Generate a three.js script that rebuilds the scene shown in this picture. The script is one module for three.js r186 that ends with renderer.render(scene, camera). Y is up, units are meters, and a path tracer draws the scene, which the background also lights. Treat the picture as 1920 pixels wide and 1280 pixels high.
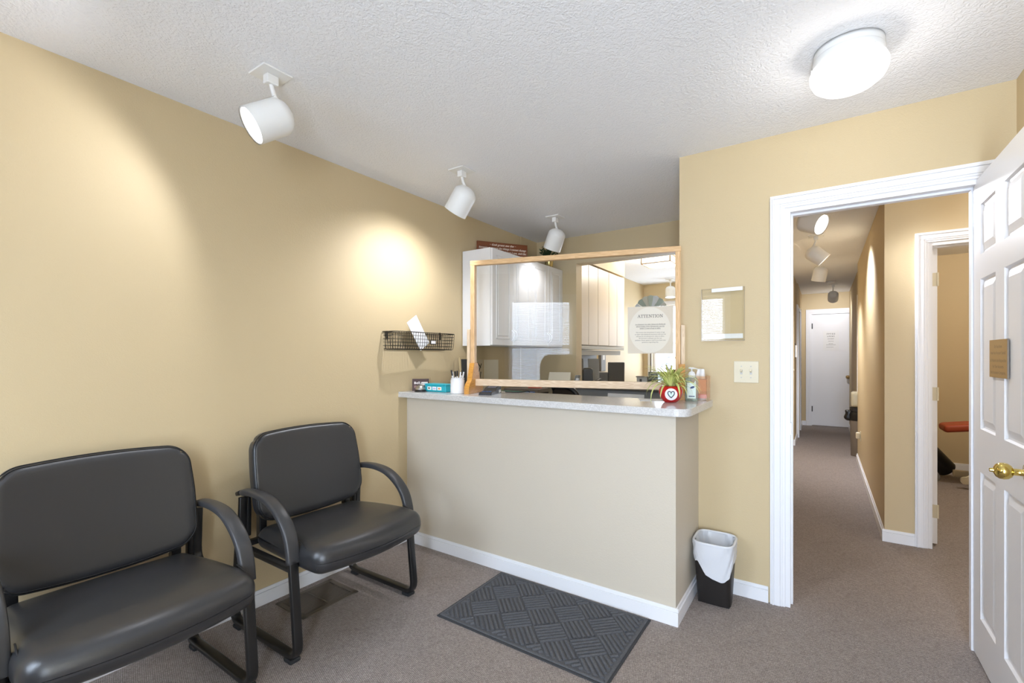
import * as THREE from 'three';
import { RoundedBoxGeometry } from 'three/addons/geometries/RoundedBoxGeometry.js';
import { mergeGeometries, mergeVertices } from 'three/addons/utils/BufferGeometryUtils.js';
import { RectAreaLightUniformsLib } from 'three/addons/lights/RectAreaLightUniformsLib.js';

// ---------------------------------------------------------------- camera, sky, daylight, exposure
const scene = new THREE.Scene();
const camera = new THREE.PerspectiveCamera(2 * Math.atan(640 / 865) * 180 / Math.PI, 1.5, 0.05, 60);
camera.position.set(0, 1.2912, 0);
camera.rotation.set(0, THREE.MathUtils.degToRad(33.98), 0);
camera.setViewOffset(1920, 1280, 0, -27, 1920, 1280);
camera.updateProjectionMatrix();
const renderer = new THREE.WebGLRenderer({ antialias: true });
renderer.toneMapping = THREE.LinearToneMapping;
renderer.toneMappingExposure = 1.05;
renderer.shadowMap.enabled = true;
RectAreaLightUniformsLib.init();
scene.background = new THREE.Color(0.86, 0.93, 1.0);
scene.backgroundIntensity = 5;

// brightness of each source
const LIT = { window: 17, entrance: 28, office: 9, spotA: 1.05, spotB: 2.8, spotC: 0.6, hallA: 8, hallB: 4.4, hallC: 9, hallD: 2.5, dome: 0.4, lantern: 2.6, treatment: 3.6, passage: 0.7 };
const H = 2.44, CT = 1.045;               // ceiling height, counter top height
function daylight(name, x, y, z, w, h, facing, intensity) {   // the sky behind a window, as large as the window
  const l = new THREE.RectAreaLight(new THREE.Color(0.77, 0.93, 1.16), intensity, w, h);
  l.name = name; l.position.set(x, y, z); l.lookAt(x, y, z + facing); scene.add(l);
}
daylight('daylight_waiting_room', -1.49, 1.42, 1.16, 0.95, 1.36, -1, LIT.window);
daylight('daylight_entrance', 0.355, 1.1, 1.16, 0.52, 1.8, -1, LIT.entrance);
daylight('daylight_office', -1.7, 1.5, -7.66, 1.2, 1.2, 1, LIT.office);

// ---------------------------------------------------------------- helpers
let rs = 12345;
const rnd = () => { rs = (rs * 1664525 + 1013904223) >>> 0; return rs / 4294967296; };
const rr = (a, b) => a + (b - a) * rnd();
const taken = {};
function numbered(n) { if (!(n in taken)) { taken[n] = 0; return n; } taken[n]++; return n + '_' + String(taken[n]).padStart(3, '0'); }
const V = (x, y, z) => new THREE.Vector3(x, y, z);
function plain(g) { const o = g.index ? g.toNonIndexed() : g; for (const k of Object.keys(o.attributes)) if (!['position', 'normal', 'uv', 'color'].includes(k)) o.deleteAttribute(k); return o; }
function merge(list) { list = list.map(plain); if (list.length === 1) return list[0]; const c = list.every(g => g.attributes.color); if (!c) list.forEach(g => g.deleteAttribute('color')); const u = list.every(g => g.attributes.uv); if (!u) list.forEach(g => g.deleteAttribute('uv')); return mergeGeometries(list, false); }
function metreUV(g) {       // uv in metres, projected along each face's main axis
  g = plain(g); const p = g.attributes.position, n = g.attributes.normal, uv = new Float32Array(p.count * 2);
  for (let i = 0; i < p.count; i += 3) {
    let a = 0, b = 0, c = 0; for (let k = 0; k < 3; k++) { a += Math.abs(n.getX(i + k)); b += Math.abs(n.getY(i + k)); c += Math.abs(n.getZ(i + k)); }
    for (let k = 0; k < 3; k++) { const x = p.getX(i + k), y = p.getY(i + k), z = p.getZ(i + k); const [u, v] = b >= a && b >= c ? [x, z] : a >= c ? [z, y] : [x, y]; uv[(i + k) * 2] = u; uv[(i + k) * 2 + 1] = v; }
  }
  g.setAttribute('uv', new THREE.BufferAttribute(uv, 2)); return g;
}
function place(g, x = 0, y = 0, z = 0, rx = 0, ry = 0, rz = 0) { g.applyMatrix4(new THREE.Matrix4().compose(V(x, y, z), new THREE.Quaternion().setFromEuler(new THREE.Euler(rx, ry, rz)), V(1, 1, 1))); return g; }
function box(x0, x1, y0, y1, z0, z1, r = 0) {   // by extents
  const w = Math.abs(x1 - x0), h = Math.abs(y1 - y0), d = Math.abs(z1 - z0);
  const g = r > 0 ? new RoundedBoxGeometry(w, h, d, 2, Math.min(r, w / 2.01, h / 2.01, d / 2.01)) : new THREE.BoxGeometry(w, h, d);
  return place(plain(g), (x0 + x1) / 2, (y0 + y1) / 2, (z0 + z1) / 2);
}
function cbox(w, h, d, x, y, z, rx = 0, ry = 0, rz = 0, r = 0) { return place(box(-w / 2, w / 2, -h / 2, h / 2, -d / 2, d / 2, r), x, y, z, rx, ry, rz); }
function cyl(r0, r1, h, x, y, z, rx = 0, ry = 0, rz = 0, seg = 24, open = false) { return place(plain(new THREE.CylinderGeometry(r1, r0, h, seg, 1, open)), x, y, z, rx, ry, rz); }
function rod(a, b, r, seg = 8) { const d = b.clone().sub(a), g = plain(new THREE.CylinderGeometry(r, r, d.length(), seg)); g.applyQuaternion(new THREE.Quaternion().setFromUnitVectors(V(0, 1, 0), d.clone().normalize())); g.translate((a.x + b.x) / 2, (a.y + b.y) / 2, (a.z + b.z) / 2); return g; }
function tube(pts, r, n = 24, seg = 8, closed = false) { return plain(new THREE.TubeGeometry(new THREE.CatmullRomCurve3(pts, closed, 'centripetal'), n, r, seg, closed)); }
function lathe(pts, seg = 32) { return plain(new THREE.LatheGeometry(pts.map(([x, y]) => new THREE.Vector2(x, y)), seg)); }
function ball(r, x, y, z, sx = 1, sy = 1, sz = 1, seg = 20) { const g = plain(new THREE.SphereGeometry(r, seg, Math.ceil(seg * 0.7))); g.scale(sx, sy, sz); return place(g, x, y, z); }
function extr(pts, depth, bevel = 0, holes = []) {
  const s = new THREE.Shape(pts.map(p => new THREE.Vector2(p[0], p[1]))); for (const h of holes) s.holes.push(new THREE.Path(h.map(p => new THREE.Vector2(p[0], p[1]))));
  return plain(new THREE.ExtrudeGeometry(s, { depth, bevelEnabled: bevel > 0, bevelSize: bevel, bevelThickness: bevel, bevelSegments: 2, curveSegments: 10 }));
}
function smooth(g) { g = plain(g); g.deleteAttribute('normal'); const uv = g.attributes.uv; g.deleteAttribute('uv'); const m = mergeVertices(g, 1e-5); m.computeVertexNormals(); const o = m.toNonIndexed(); return metreUV(o); }
function roundedGrid(w, h, d, r, nx, ny, nz, fn) {   // finely divided rounded block, then bent by fn(v)
  const g = new THREE.BoxGeometry(w, h, d, nx, ny, nz), p = g.attributes.position, v = V(0, 0, 0), q = V(0, 0, 0), half = V(w / 2 - r, h / 2 - r, d / 2 - r);
  for (let i = 0; i < p.count; i++) { v.fromBufferAttribute(p, i); q.copy(v).clamp(half.clone().negate(), half); const e = v.clone().sub(q); const L = e.length(); if (L > 0) v.copy(q).addScaledVector(e, r / L); if (fn) fn(v); p.setXYZ(i, v.x, v.y, v.z); }
  return smooth(g);
}
function planeSweep(path, z, caps = true, seg = 14) {   // oval bar along a path in the xy plane; path items [x, y, inPlaneRadius, acrossRadius]
  const P = []; const n = path.length;
  for (let i = 0; i < n; i++) {
    const a = path[Math.max(0, i - 1)], b = path[Math.min(n - 1, i + 1)], t = new THREE.Vector2(b[0] - a[0], b[1] - a[1]).normalize(), nx = -t.y, ny = t.x, ring = [];
    for (let k = 0; k < seg; k++) { const c = Math.cos(k / seg * Math.PI * 2), s = Math.sin(k / seg * Math.PI * 2), e = 0.6, cc = Math.sign(c) * Math.abs(c) ** e, ss = Math.sign(s) * Math.abs(s) ** e; ring.push(V(path[i][0] + nx * path[i][2] * cc, path[i][1] + ny * path[i][2] * cc, z + path[i][3] * ss)); }
    P.push(ring);
  }
  const out = []; const tri = (a, b, c) => out.push(a.x, a.y, a.z, b.x, b.y, b.z, c.x, c.y, c.z);
  for (let i = 0; i < n - 1; i++) for (let k = 0; k < seg; k++) { const l = (k + 1) % seg; tri(P[i][k], P[i][l], P[i + 1][k]); tri(P[i][l], P[i + 1][l], P[i + 1][k]); }
  if (caps) for (let k = 1; k < seg - 1; k++) { tri(P[0][0], P[0][k + 1], P[0][k]); tri(P[n - 1][0], P[n - 1][k], P[n - 1][k + 1]); }
  const g = new THREE.BufferGeometry(); g.setAttribute('position', new THREE.Float32BufferAttribute(out, 3)); g.setAttribute('uv', new THREE.Float32BufferAttribute(new Float32Array(out.length / 3 * 2), 2)); g.computeVertexNormals();
  return smooth(g);
}
function bent(pts, r = 0.05, step = 6) {    // rounds the corners of a polyline [x, y]
  const o = [pts[0]];
  for (let i = 1; i < pts.length - 1; i++) {
    const p = new THREE.Vector2(...pts[i]), a = new THREE.Vector2(...pts[i - 1]).sub(p), b = new THREE.Vector2(...pts[i + 1]).sub(p), ra = Math.min(r, a.length() * 0.49, b.length() * 0.49);
    a.setLength(ra).add(p); b.setLength(ra).add(p);
    for (let k = 0; k <= step; k++) { const t = k / step; o.push([(1 - t) ** 2 * a.x + 2 * t * (1 - t) * p.x + t * t * b.x, (1 - t) ** 2 * a.y + 2 * t * (1 - t) * p.y + t * t * b.y]); }
  }
  o.push(pts[pts.length - 1]); return o;
}
function obj(name, geos, mat, parent) {
  const g = merge(Array.isArray(geos) ? geos : [geos]);
  const m = new THREE.Mesh(g, mat); m.name = parent ? name : numbered(name); m.castShadow = m.receiveShadow = true; (parent || scene).add(m); return m;
}
function tag(o, label, category, group) { o.userData = { label, category }; if (group) o.userData.group = group; return o; }
function thing(name, label, category, pos = [0, 0, 0], turn = 0, group) { const o = new THREE.Group(); o.name = numbered(name); o.position.set(...pos); o.rotation.y = turn; scene.add(o); return tag(o, label, category, group); }
function struct(name, geos, mat, parent) { const list = (Array.isArray(geos) ? geos : [geos]).map(metreUV); const m = obj(name, list, mat, parent); if (!parent) m.userData.kind = 'structure'; return m; }
function structGroup(name, pos = [0, 0, 0], turn = 0) { const o = new THREE.Group(); o.name = name; o.position.set(...pos); o.rotation.y = turn; o.userData.kind = 'structure'; scene.add(o); return o; }

// ---------------------------------------------------------------- textures
function noiseGrid(n, seed) { let s = seed; const a = new Float32Array(n * n); for (let i = 0; i < n * n; i++) { s = (s * 1664525 + 1013904223) >>> 0; a[i] = s / 4294967296; } return (x, y) => { x = ((x % n) + n) % n; y = ((y % n) + n) % n; const i = Math.floor(x), j = Math.floor(y), f = x - i, g = y - j, i1 = (i + 1) % n, j1 = (j + 1) % n, u = f * f * (3 - 2 * f), w = g * g * (3 - 2 * g); return (a[j * n + i] * (1 - u) + a[j * n + i1] * u) * (1 - w) + (a[j1 * n + i] * (1 - u) + a[j1 * n + i1] * u) * w; }; }
function dataTex(n, fn, srgb, tile) {
  const d = new Uint8Array(n * n * 4);
  for (let y = 0; y < n; y++) for (let x = 0; x < n; x++) { const c = fn(x / n, y / n), i = (y * n + x) * 4; if (typeof c === 'number') d[i] = d[i + 1] = d[i + 2] = Math.max(0, Math.min(255, c * 255)); else for (let k = 0; k < 3; k++) d[i + k] = Math.max(0, Math.min(255, c[k])); d[i + 3] = 255; }
  const t = new THREE.DataTexture(d, n, n); t.wrapS = t.wrapT = THREE.RepeatWrapping; t.magFilter = t.minFilter = THREE.LinearFilter; if (srgb) t.colorSpace = THREE.SRGBColorSpace; t.repeat.set(1 / tile, 1 / tile); t.needsUpdate = true; return t;
}
function canvasTex(w, h, draw) { const c = document.createElement('canvas'); c.width = w; c.height = h; const x = c.getContext('2d'); draw(x, w, h); const t = new THREE.CanvasTexture(c); t.colorSpace = THREE.SRGBColorSpace; return t; }
const mixc = (a, b, t) => a.map((v, i) => v + (b[i] - v) * t);
// carpet: fine ribs of loops with fleck, 64 ribs to a 0.44 m tile, laid on the diagonal
const cn1 = noiseGrid(256, 3), cn2 = noiseGrid(64, 9), cn3 = noiseGrid(16, 21);
const RIBS = 64, loopAt = (u, v) => { const row = Math.floor(u * RIBS), a = Math.abs(Math.sin(u * RIBS * Math.PI)), b = Math.abs(Math.sin((v * RIBS * 0.9 + (row % 2) * 0.5) * Math.PI)); return Math.sqrt(a) * (0.45 + 0.55 * b); };
const carpetMap = dataTex(1024, (u, v) => { const l = loopAt(u, v), f = cn1(u * 256, v * 256), g = cn2(u * 64, v * 64); const t = 0.12 + 0.75 * l * (0.45 + 0.8 * f) + 0.16 * (g - 0.5); return mixc([86, 76, 73], [214, 202, 194], t); }, true, 0.44);
const carpetBump = dataTex(1024, (u, v) => loopAt(u, v) * (0.6 + 0.4 * cn1(u * 256, v * 256)), false, 0.44);
carpetMap.rotation = carpetBump.rotation = Math.PI / 4;
// ceiling: knockdown spatter
const kn1 = noiseGrid(96, 5), kn2 = noiseGrid(192, 6), kn3 = noiseGrid(48, 8);
const ceilBump = dataTex(1024, (u, v) => { const a = kn1(u * 96, v * 96) * 0.55 + kn2(u * 192, v * 192) * 0.3 + kn3(u * 48, v * 48) * 0.25; return Math.max(0, Math.min(1, (a - 0.38) * 3.2)); }, false, 0.62);
const paintBump = dataTex(512, (u, v) => kn2(u * 192, v * 192) * 0.6 + kn1(u * 96, v * 96) * 0.4, false, 0.5);
const leatherBump = dataTex(512, (u, v) => { const a = kn2(u * 192, v * 192), b = kn1(u * 96, v * 96); return 0.5 + 0.5 * Math.abs(a - b); }, false, 0.12);
const lamMap = dataTex(512, (u, v) => { const a = kn2(u * 192, v * 192), b = kn1(u * 96, v * 96), c = kn3(u * 48, v * 48); return mixc([198, 196, 194], [224, 222, 220], Math.max(0, Math.min(1, 0.5 + (a - 0.5) * 1.2 + (b - 0.5) * 0.7 + (c - 0.5) * 0.4))); }, true, 0.3);
const matMap = dataTex(512, (u, v) => mixc([70, 71, 75], [126, 127, 131], 0.25 + 0.6 * cn1(u * 256, v * 256) * 0.8 + 0.3 * (cn2(u * 64, v * 64) - 0.5)), true, 0.2);
const matBump = dataTex(512, (u, v) => cn1(u * 256, v * 256), false, 0.2);
const wg = noiseGrid(32, 77), wg2 = noiseGrid(128, 78);
const woodTex = (lo, hi, tile) => dataTex(512, (u, v) => { const w = wg(u * 4, v * 32) * 1.0 + wg2(u * 6, v * 128) * 0.5, s = 0.5 + 0.5 * Math.sin((v * 18 + w * 2.4) * Math.PI * 2); return mixc(lo, hi, 0.25 + 0.5 * s * 0.7 + 0.35 * wg2(u * 10, v * 128)); }, true, tile);
const pineMap = woodTex([196, 150, 98], [236, 200, 152], 0.35), palePineMap = woodTex([205, 172, 134], [240, 218, 190], 0.35), amberMap = woodTex([176, 112, 36], [226, 166, 74], 0.3);

// ---------------------------------------------------------------- materials
const C = (r, g, b) => new THREE.Color().setRGB(r / 255, g / 255, b / 255, THREE.SRGBColorSpace);
const std = (color, roughness = 0.7, extra = {}) => new THREE.MeshStandardMaterial({ color, roughness, ...extra });
const phy = (color, roughness, extra = {}) => new THREE.MeshPhysicalMaterial({ color, roughness, ...extra });
const M = {
  wall: std(C(206, 186, 148), 0.62, { bumpMap: paintBump, bumpScale: 0.0004 }),
  counterPaint: std(C(208, 198, 181), 0.6, { bumpMap: paintBump, bumpScale: 0.0004 }),
  ceiling: std(C(243, 243, 245), 0.9, { bumpMap: ceilBump, bumpScale: 0.0012 }),
  carpet: std(0xffffff, 0.97, { map: carpetMap, bumpMap: carpetBump, bumpScale: 0.003 }),
  trim: std(C(240, 240, 243), 0.38), door: std(C(242, 242, 245), 0.34), cabinet: std(C(236, 235, 236), 0.4), almond: std(C(222, 208, 190), 0.4),
  leather: phy(C(44, 44, 46), 0.36, { bumpMap: leatherBump, bumpScale: 0.0003, clearcoat: 0.35, clearcoatRoughness: 0.3 }),
  frameBlack: phy(C(22, 22, 23), 0.32, { clearcoat: 0.3, clearcoatRoughness: 0.25 }), armPad: phy(C(58, 58, 60), 0.36), seam: std(C(26, 26, 28), 0.5),
  rubber: std(C(40, 41, 43), 0.85), blackPlastic: std(C(28, 28, 30), 0.42), darkGrey: std(C(62, 62, 64), 0.55), midGrey: std(C(118, 116, 114), 0.6), lightGrey: std(C(190, 189, 186), 0.6),
  laminate: phy(0xffffff, 0.14, { map: lamMap }), mat: std(0xffffff, 0.97, { map: matMap, bumpMap: matBump, bumpScale: 0.002 }), matEdge: std(C(58, 59, 62), 0.9),
  pine: std(0xffffff, 0.5, { map: pineMap }), palePine: std(0xffffff, 0.55, { map: palePineMap }), amber: std(0xffffff, 0.42, { map: amberMap }),
  glass: phy(0xffffff, 0.0, { transmission: 1, thickness: 0, ior: 1.5 }), acrylic: phy(C(252, 252, 250), 0.02, { transmission: 1, thickness: 0, ior: 1.47 }),
  whitePaint: std(C(236, 235, 232), 0.35), white: std(C(240, 240, 240), 0.55), paper: std(C(240, 240, 240), 0.8), cream: std(C(232, 224, 204), 0.7), bone: std(C(222, 212, 186), 0.4),
  brass: std(C(214, 190, 110), 0.18, { metalness: 1 }), brassPlate: std(C(168, 140, 92), 0.35, { metalness: 0.6 }), steel: std(C(190, 190, 188), 0.3, { metalness: 1 }), bronzeWire: std(C(52, 46, 36), 0.5, { metalness: 0.4 }), vent: std(C(104, 94, 84), 0.55), 
  red: phy(C(196, 20, 24), 0.2, { clearcoat: 0.6 }), gold: std(C(206, 186, 120), 0.25, { metalness: 0.9 }), teal: phy(C(36, 170, 186), 0.35), green: std(C(18, 110, 92), 0.5), blue: std(C(34, 86, 150), 0.5), rust: std(C(160, 66, 34), 0.5), vinylBlack: phy(C(34, 34, 38), 0.4), beigeMetal: std(C(206, 196, 172), 0.4), clockTan: std(C(196, 174, 132), 0.5),
  gel: phy(C(234, 249, 243), 0.06, { transmission: 0.8, thickness: 0 }),
  bag: phy(C(238, 240, 245), 0.34, { transmission: 0.15, thickness: 0 }), binBlack: std(C(34, 31, 30), 0.45), taupe: std(C(120, 108, 94), 0.55), bagBlack: phy(C(18, 18, 19), 0.3),
  slat: phy(C(236, 238, 242), 0.5, { transmission: 0.4, thickness: 0 }), mesh: std(C(58, 50, 44), 0.8), brownCard: std(C(60, 30, 24), 0.5), leafDark: std(C(36, 62, 26), 0.55),
  soil: std(C(60, 46, 34), 0.95), lens: std(0xffffff, 0.5, { emissive: new THREE.Color(1, 0.97, 0.92), emissiveIntensity: 2.0 }), diffuser: std(0xffffff, 0.4, { emissive: new THREE.Color(1, 0.985, 0.96), emissiveIntensity: 1.4 }), lampWhite: std(0xffffff, 0.4, { emissive: new THREE.Color(1, 0.97, 0.92), emissiveIntensity: 1.3 }),
};
// ---------------------------------------------------------------- the rooms
struct('floor', [box(-2.6, -2.34, -0.2, 0, -10.5, 1.15), box(-2.126, 2.7, -0.2, 0, -10.5, 1.15), box(-2.34, -2.126, -0.2, 0, -10.5, -1.606), box(-2.34, -2.126, -0.2, 0, -1.318, 1.15), box(-2.34, -2.126, -0.2, -0.15, -1.606, -1.318)], M.carpet);   // with the hole of the floor register
struct('ceiling', box(-2.6, 2.7, H, H + 0.12, -10.5, 1.15), M.ceiling);
struct('wall_left', [box(-2.56, -2.42, 0, H, -7.6, 1.12), box(-2.42, -2.412, 0, H, -4.03, -3.735)], M.wall);
// wall behind, with the window and the glazed entrance door opening
struct('wall_back', [box(-2.56, -1.93, 0, H, 0.98, 1.12), box(-1.93, -1.05, 0, 0.76, 0.98, 1.12), box(-1.93, -1.05, 2.08, H, 0.98, 1.12), box(-1.05, 0.07, 0, H, 0.98, 1.12), box(0.07, 0.64, 2.06, H, 0.98, 1.12), box(0.64, 0.8, 0, H, 0.98, 1.12)], M.wall);
struct('wall_right', box(0.667, 0.8, 0, H, -2.76, 0.98), M.wall);
struct('wall_front', [box(-0.69, -0.155, 0, H, -2.88, -2.76), box(-0.155, 0.565, 2.045, H, -2.88, -2.76), box(0.565, 1.7, 0, H, -2.88, -2.76)], M.wall);
struct('wall_counter', [box(-2.42, -0.585, 0, CT - 0.039, -2.39, -2.273), box(-0.705, -0.585, 0, CT - 0.039, -2.76, -2.39)], M.counterPaint);
struct('wall_reception_side', box(-0.69, -0.57, 0, H, -7.8, -2.88), M.wall);
struct('wall_reception_back', [box(-2.42, -1.97, 0, H, -4.15, -4.03), box(-1.97, -0.69, 0, 0.985, -4.15, -4.03), box(-1.97, -0.69, 2.178, H, -4.15, -4.03)], M.wall);
struct('wall_office_back', [box(-2.42, -2.28, 0, H, -7.54, -7.42), box(-2.28, -1.15, 0, 0.9, -7.54, -7.42), box(-2.28, -1.15, 2.09, H, -7.54, -7.42), box(-1.15, -0.57, 0, H, -7.54, -7.42)], M.wall);
struct('wall_hall_left', [box(-0.57, -0.345, 0, H, -8.58, -7.8), box(-0.57, -0.33, 2.06, H, -9.45, -8.58), box(-0.57, -0.33, 0, H, -10.2, -9.45), box(-1.6, -1.5, 0, H, -9.6, -8.4), box(-1.5, -0.57, 0, H, -9.6, -9.45), box(-1.5, -0.57, 0, H, -8.58, -8.45)], M.wall);
struct('wall_hall_end', [box(-0.6, -0.2, 0, H, -10.32, -10.2), box(-0.2, 0.465, 2.08, H, -10.32, -10.2), box(0.465, 0.6, 0, H, -10.32, -10.2), box(-0.6, 0.6, 0, H, -10.5, -10.4)], M.wall);
struct('wall_hall_right', [box(0.357, 0.47, 0, H, -7.15, -4.25), box(0.39, 0.52, 0, H, -10.2, -7.62), box(0.39, 0.52, 2.06, H, -7.62, -7.15), box(0.9, 1.0, 0, H, -7.8, -7.0)], M.wall);
struct('wall_treatment', [box(0.357, 0.577, 0, H, -4.25, -4.13), box(0.577, 1.34, 2.045, H, -4.25, -4.13), box(1.34, 1.7, 0, H, -4.25, -4.13), box(1.0, 2.5, 0, H, -7.24, -7.12), box(0.47, 1.0, 0, H, -7.24, -7.12), box(2.4, 2.52, 0, H, -7.12, -4.25), box(1.7, 1.82, 0, H, -4.25, -2.76), box(1.7, 2.52, 0, H, -4.25, -4.13)], M.wall);
struct('trim_1', box(-2.42, -2.0, 2.25, H, -5.42, -4.15), M.wall);                                  // soffit above the office cabinets

// baseboards: run along x or z with an eased top
const BBH = 0.083;
function boardX(x0, x1, z, s) { return [box(x0, x1, 0, BBH - 0.018, z, z + s * 0.014), box(x0, x1, BBH - 0.018, BBH, z, z + s * 0.008, 0.003)]; }
function boardZ(z0, z1, x, s) { return [box(x, x + s * 0.014, 0, BBH - 0.018, z0, z1), box(x, x + s * 0.008, BBH - 0.018, BBH, z0, z1, 0.003)]; }
struct('baseboard_left', boardZ(-2.273, 0.98, -2.42, 1), M.trim);
struct('baseboard_counter', [...boardX(-2.406, -0.571, -2.273, 1), ...boardZ(-2.76, -2.273, -0.585, 1)], M.trim);
struct('baseboard_front', boardX(-0.571, -0.237, -2.76, 1), M.trim);
struct('baseboard_hall_right', [...boardZ(-7.15, -4.13, 0.357, -1), ...boardX(0.343, 0.523, -4.13, 1), ...boardZ(-10.2, -7.62, 0.39, -1)], M.trim);
struct('baseboard_hall_left', [...boardX(-0.57, -0.331, -7.8, 1), ...boardZ(-8.5, -7.8, -0.345, 1), ...boardZ(-10.2, -9.53, -0.33, 1), ...boardX(-0.33, -0.262, -10.2, 1)], M.trim);
struct('baseboard_back', [...boardX(-2.42, 0.005, 0.98, -1)], M.trim);
struct('baseboard_right', boardZ(-2.0, 0.98, 0.667, -1), M.trim);
struct('baseboard_treatment', [...boardX(0.47, 2.4, -7.12, 1)], M.trim);

// moulded door casing: stepped profile from inner edge to outer edge, mitred visually by overlapping boards
function casing(name, x0, x1, top, z, s, jambDepth, stops = true) {   // opening x0..x1 in a wall face at z, facing s
  const g = structGroup(name); const prof = [[0, 0.014, 0.010], [0.012, 0.022, 0.014], [0.022, 0.05, 0.017], [0.05, 0.058, 0.022], [0.058, 0.068, 0.016]];
  const a = [], b = [], c = [];
  for (const [p, q, t] of prof) {
    a.push(box(x0 - 0.006 - q, x0 - 0.006 - p, 0, top + 0.006 + p, z, z + s * t, 0.002));
    b.push(box(x1 + 0.006 + p, x1 + 0.006 + q, 0, top + 0.006 + p, z, z + s * t, 0.002));
    c.push(box(x0 - 0.006 - q, x1 + 0.006 + q, top + 0.006 + p, top + 0.006 + q, z, z + s * t, 0.002));
  }
  if (a.length) struct('casing_leg', a, M.trim, g); if (b.length) struct('casing_leg', b, M.trim, g); struct('casing_head', c, M.trim, g);
  const zi = z - s * jambDepth;
  struct('jamb', [box(x0 - 0.008, x0 + 0.016, 0, top - 0.016, z + s * 0.001, zi)], M.trim, g); struct('jamb', [box(x1 - 0.016, x1 + 0.008, 0, top - 0.016, z + s * 0.001, zi)], M.trim, g); struct('jamb_head', [box(x0 - 0.008, x1 + 0.008, top - 0.016, top + 0.008, z + s * 0.001, zi)], M.trim, g);
  const zs = z - s * 0.045; struct('stop', [...(stops ? [box(x0 + 0.016, x0 + 0.026, 0, top - 0.026, zs, zs - s * 0.035)] : []), box(x1 - 0.026, x1 - 0.016, 0, top - 0.026, zs, zs - s * 0.035), box(x0 + 0.016, x1 - 0.016, top - 0.026, top - 0.016, zs, zs - s * 0.035)], M.trim, g);
  return g;
}
const tr2 = casing('trim_2', -0.155, 0.565, 2.045, -2.76, 1, 0.12);
obj('strike_plate', cbox(0.004, 0.06, 0.028, -0.137, 0.915, -2.79), M.steel, tr2);
casing('trim_3', 0.591, 1.34, 2.045, -4.13, 1, 0.12, false);
casing('trim_4', -0.19, 0.455, 2.075, -10.2, 1, 0.1);
{ const g = structGroup('trim_5'); struct('casing_leg', [box(-0.345, -0.33, 0, 2.1, -8.58, -8.51), box(-0.345, -0.31, 0, 2.04, -8.6, -8.585)], M.trim, g); struct('casing_leg', [box(-0.33, -0.315, 0, 2.1, -9.53, -9.45)], M.trim, g); struct('casing_head', [box(-0.345, -0.325, 2.04, 2.1, -9.45, -8.58)], M.trim, g); }
{ const g = structGroup('trim_6'); struct('casing_leg', [box(0.376, 0.39, 0, 2.1, -7.69, -7.62)], M.trim, g); }

// six-panel door, opened back along the wall
function panelField(x0, x1, y0, y1, zf, s) {     // raised panel in a sunk border on a face at zf (local), s outward
  const o = []; const w = x1 - x0, h = y1 - y0, b = 0.028;
  const pos = [], q = (A, B, Cc, D) => { for (const v of (s > 0 ? [A, B, Cc, A, Cc, D] : [A, Cc, B, A, D, Cc])) pos.push(...v); };
  const ring = (i, d) => [[x0 + i, y0 + i, zf + s * d], [x1 - i, y0 + i, zf + s * d], [x1 - i, y1 - i, zf + s * d], [x0 + i, y1 - i, zf + s * d]];
  const R = [ring(0, 0), ring(0.006, -0.009), ring(0.013, -0.010), ring(0.013 + b, -0.002)];
  for (let k = 0; k < R.length - 1; k++) for (let e = 0; e < 4; e++) q(R[k][e], R[k][(e + 1) % 4], R[k + 1][(e + 1) % 4], R[k + 1][e]);
  q(...R[3]);
  const g = new THREE.BufferGeometry(); g.setAttribute('position', new THREE.Float32BufferAttribute(pos, 3)); g.setAttribute('uv', new THREE.Float32BufferAttribute(new Float32Array(pos.length / 3 * 2), 2)); g.computeVertexNormals(); return g;
}
function panelDoor(name, pos, turn, width, height, mat) {      // local x runs from the hinge, leaf 35 mm thick
  const g = structGroup(name, pos, turn), st = width * 0.142, pw = (width - 3 * st) / 2, cols = [[st, st + pw], [2 * st + pw, 2 * st + 2 * pw]], rows = [[0.182, 0.795], [0.975, 1.6], [1.702, 1.912]], holes = [];
  for (const c of cols) for (const r of rows) holes.push([[c[0], r[0]], [c[1], r[0]], [c[1], r[1]], [c[0], r[1]]]);
  const leaf = extr([[0, 0], [width, 0], [width, height], [0, height]], 0.035, 0, holes); leaf.translate(0, 0, -0.0175); struct('leaf', leaf, mat, g);
  for (const c of cols) for (const r of rows) obj('panel', [panelField(c[0], c[1], r[0], r[1], 0.0175, 1), panelField(c[0], c[1], r[0], r[1], -0.0175, -1)], mat, g);
  return g;
}
function knobOn(parent, x, y, s, mat) {
  const k = obj('knob', [place(lathe([[0.0001, 0.082], [0.011, 0.0805], [0.02, 0.076], [0.0255, 0.068], [0.027, 0.058], [0.025, 0.048], [0.019, 0.04], [0.011, 0.036], [0.0105, 0.012], [0.028, 0.009], [0.032, 0], [0.0001, 0]], 28), x, y, s * 0.0175, s > 0 ? Math.PI / 2 : -Math.PI / 2)], mat, parent);
  return k;
}
// hinge at (0.5625, -2.785); leaf runs toward +z, its visible face looks toward -x
const d1 = panelDoor('door_1', [0.5625, 0.012, -2.79], -Math.PI / 2, 0.71, 2.03, M.door);
// after the turn local +z points toward -x : front face is +z
knobOn(d1, 0.652, 0.905, 1, M.brass); obj('lock_button', cyl(0.007, 0.006, 0.01, 0.652, 0.905, 0.103, Math.PI / 2), M.brass, d1); knobOn(d1, 0.652, 0.905, -1, M.brass);
for (const y of [0.2, 1.0, 1.82]) obj('hinge', cyl(0.006, 0.006, 0.09, -0.004, y, -0.02), M.brass, d1);

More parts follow.
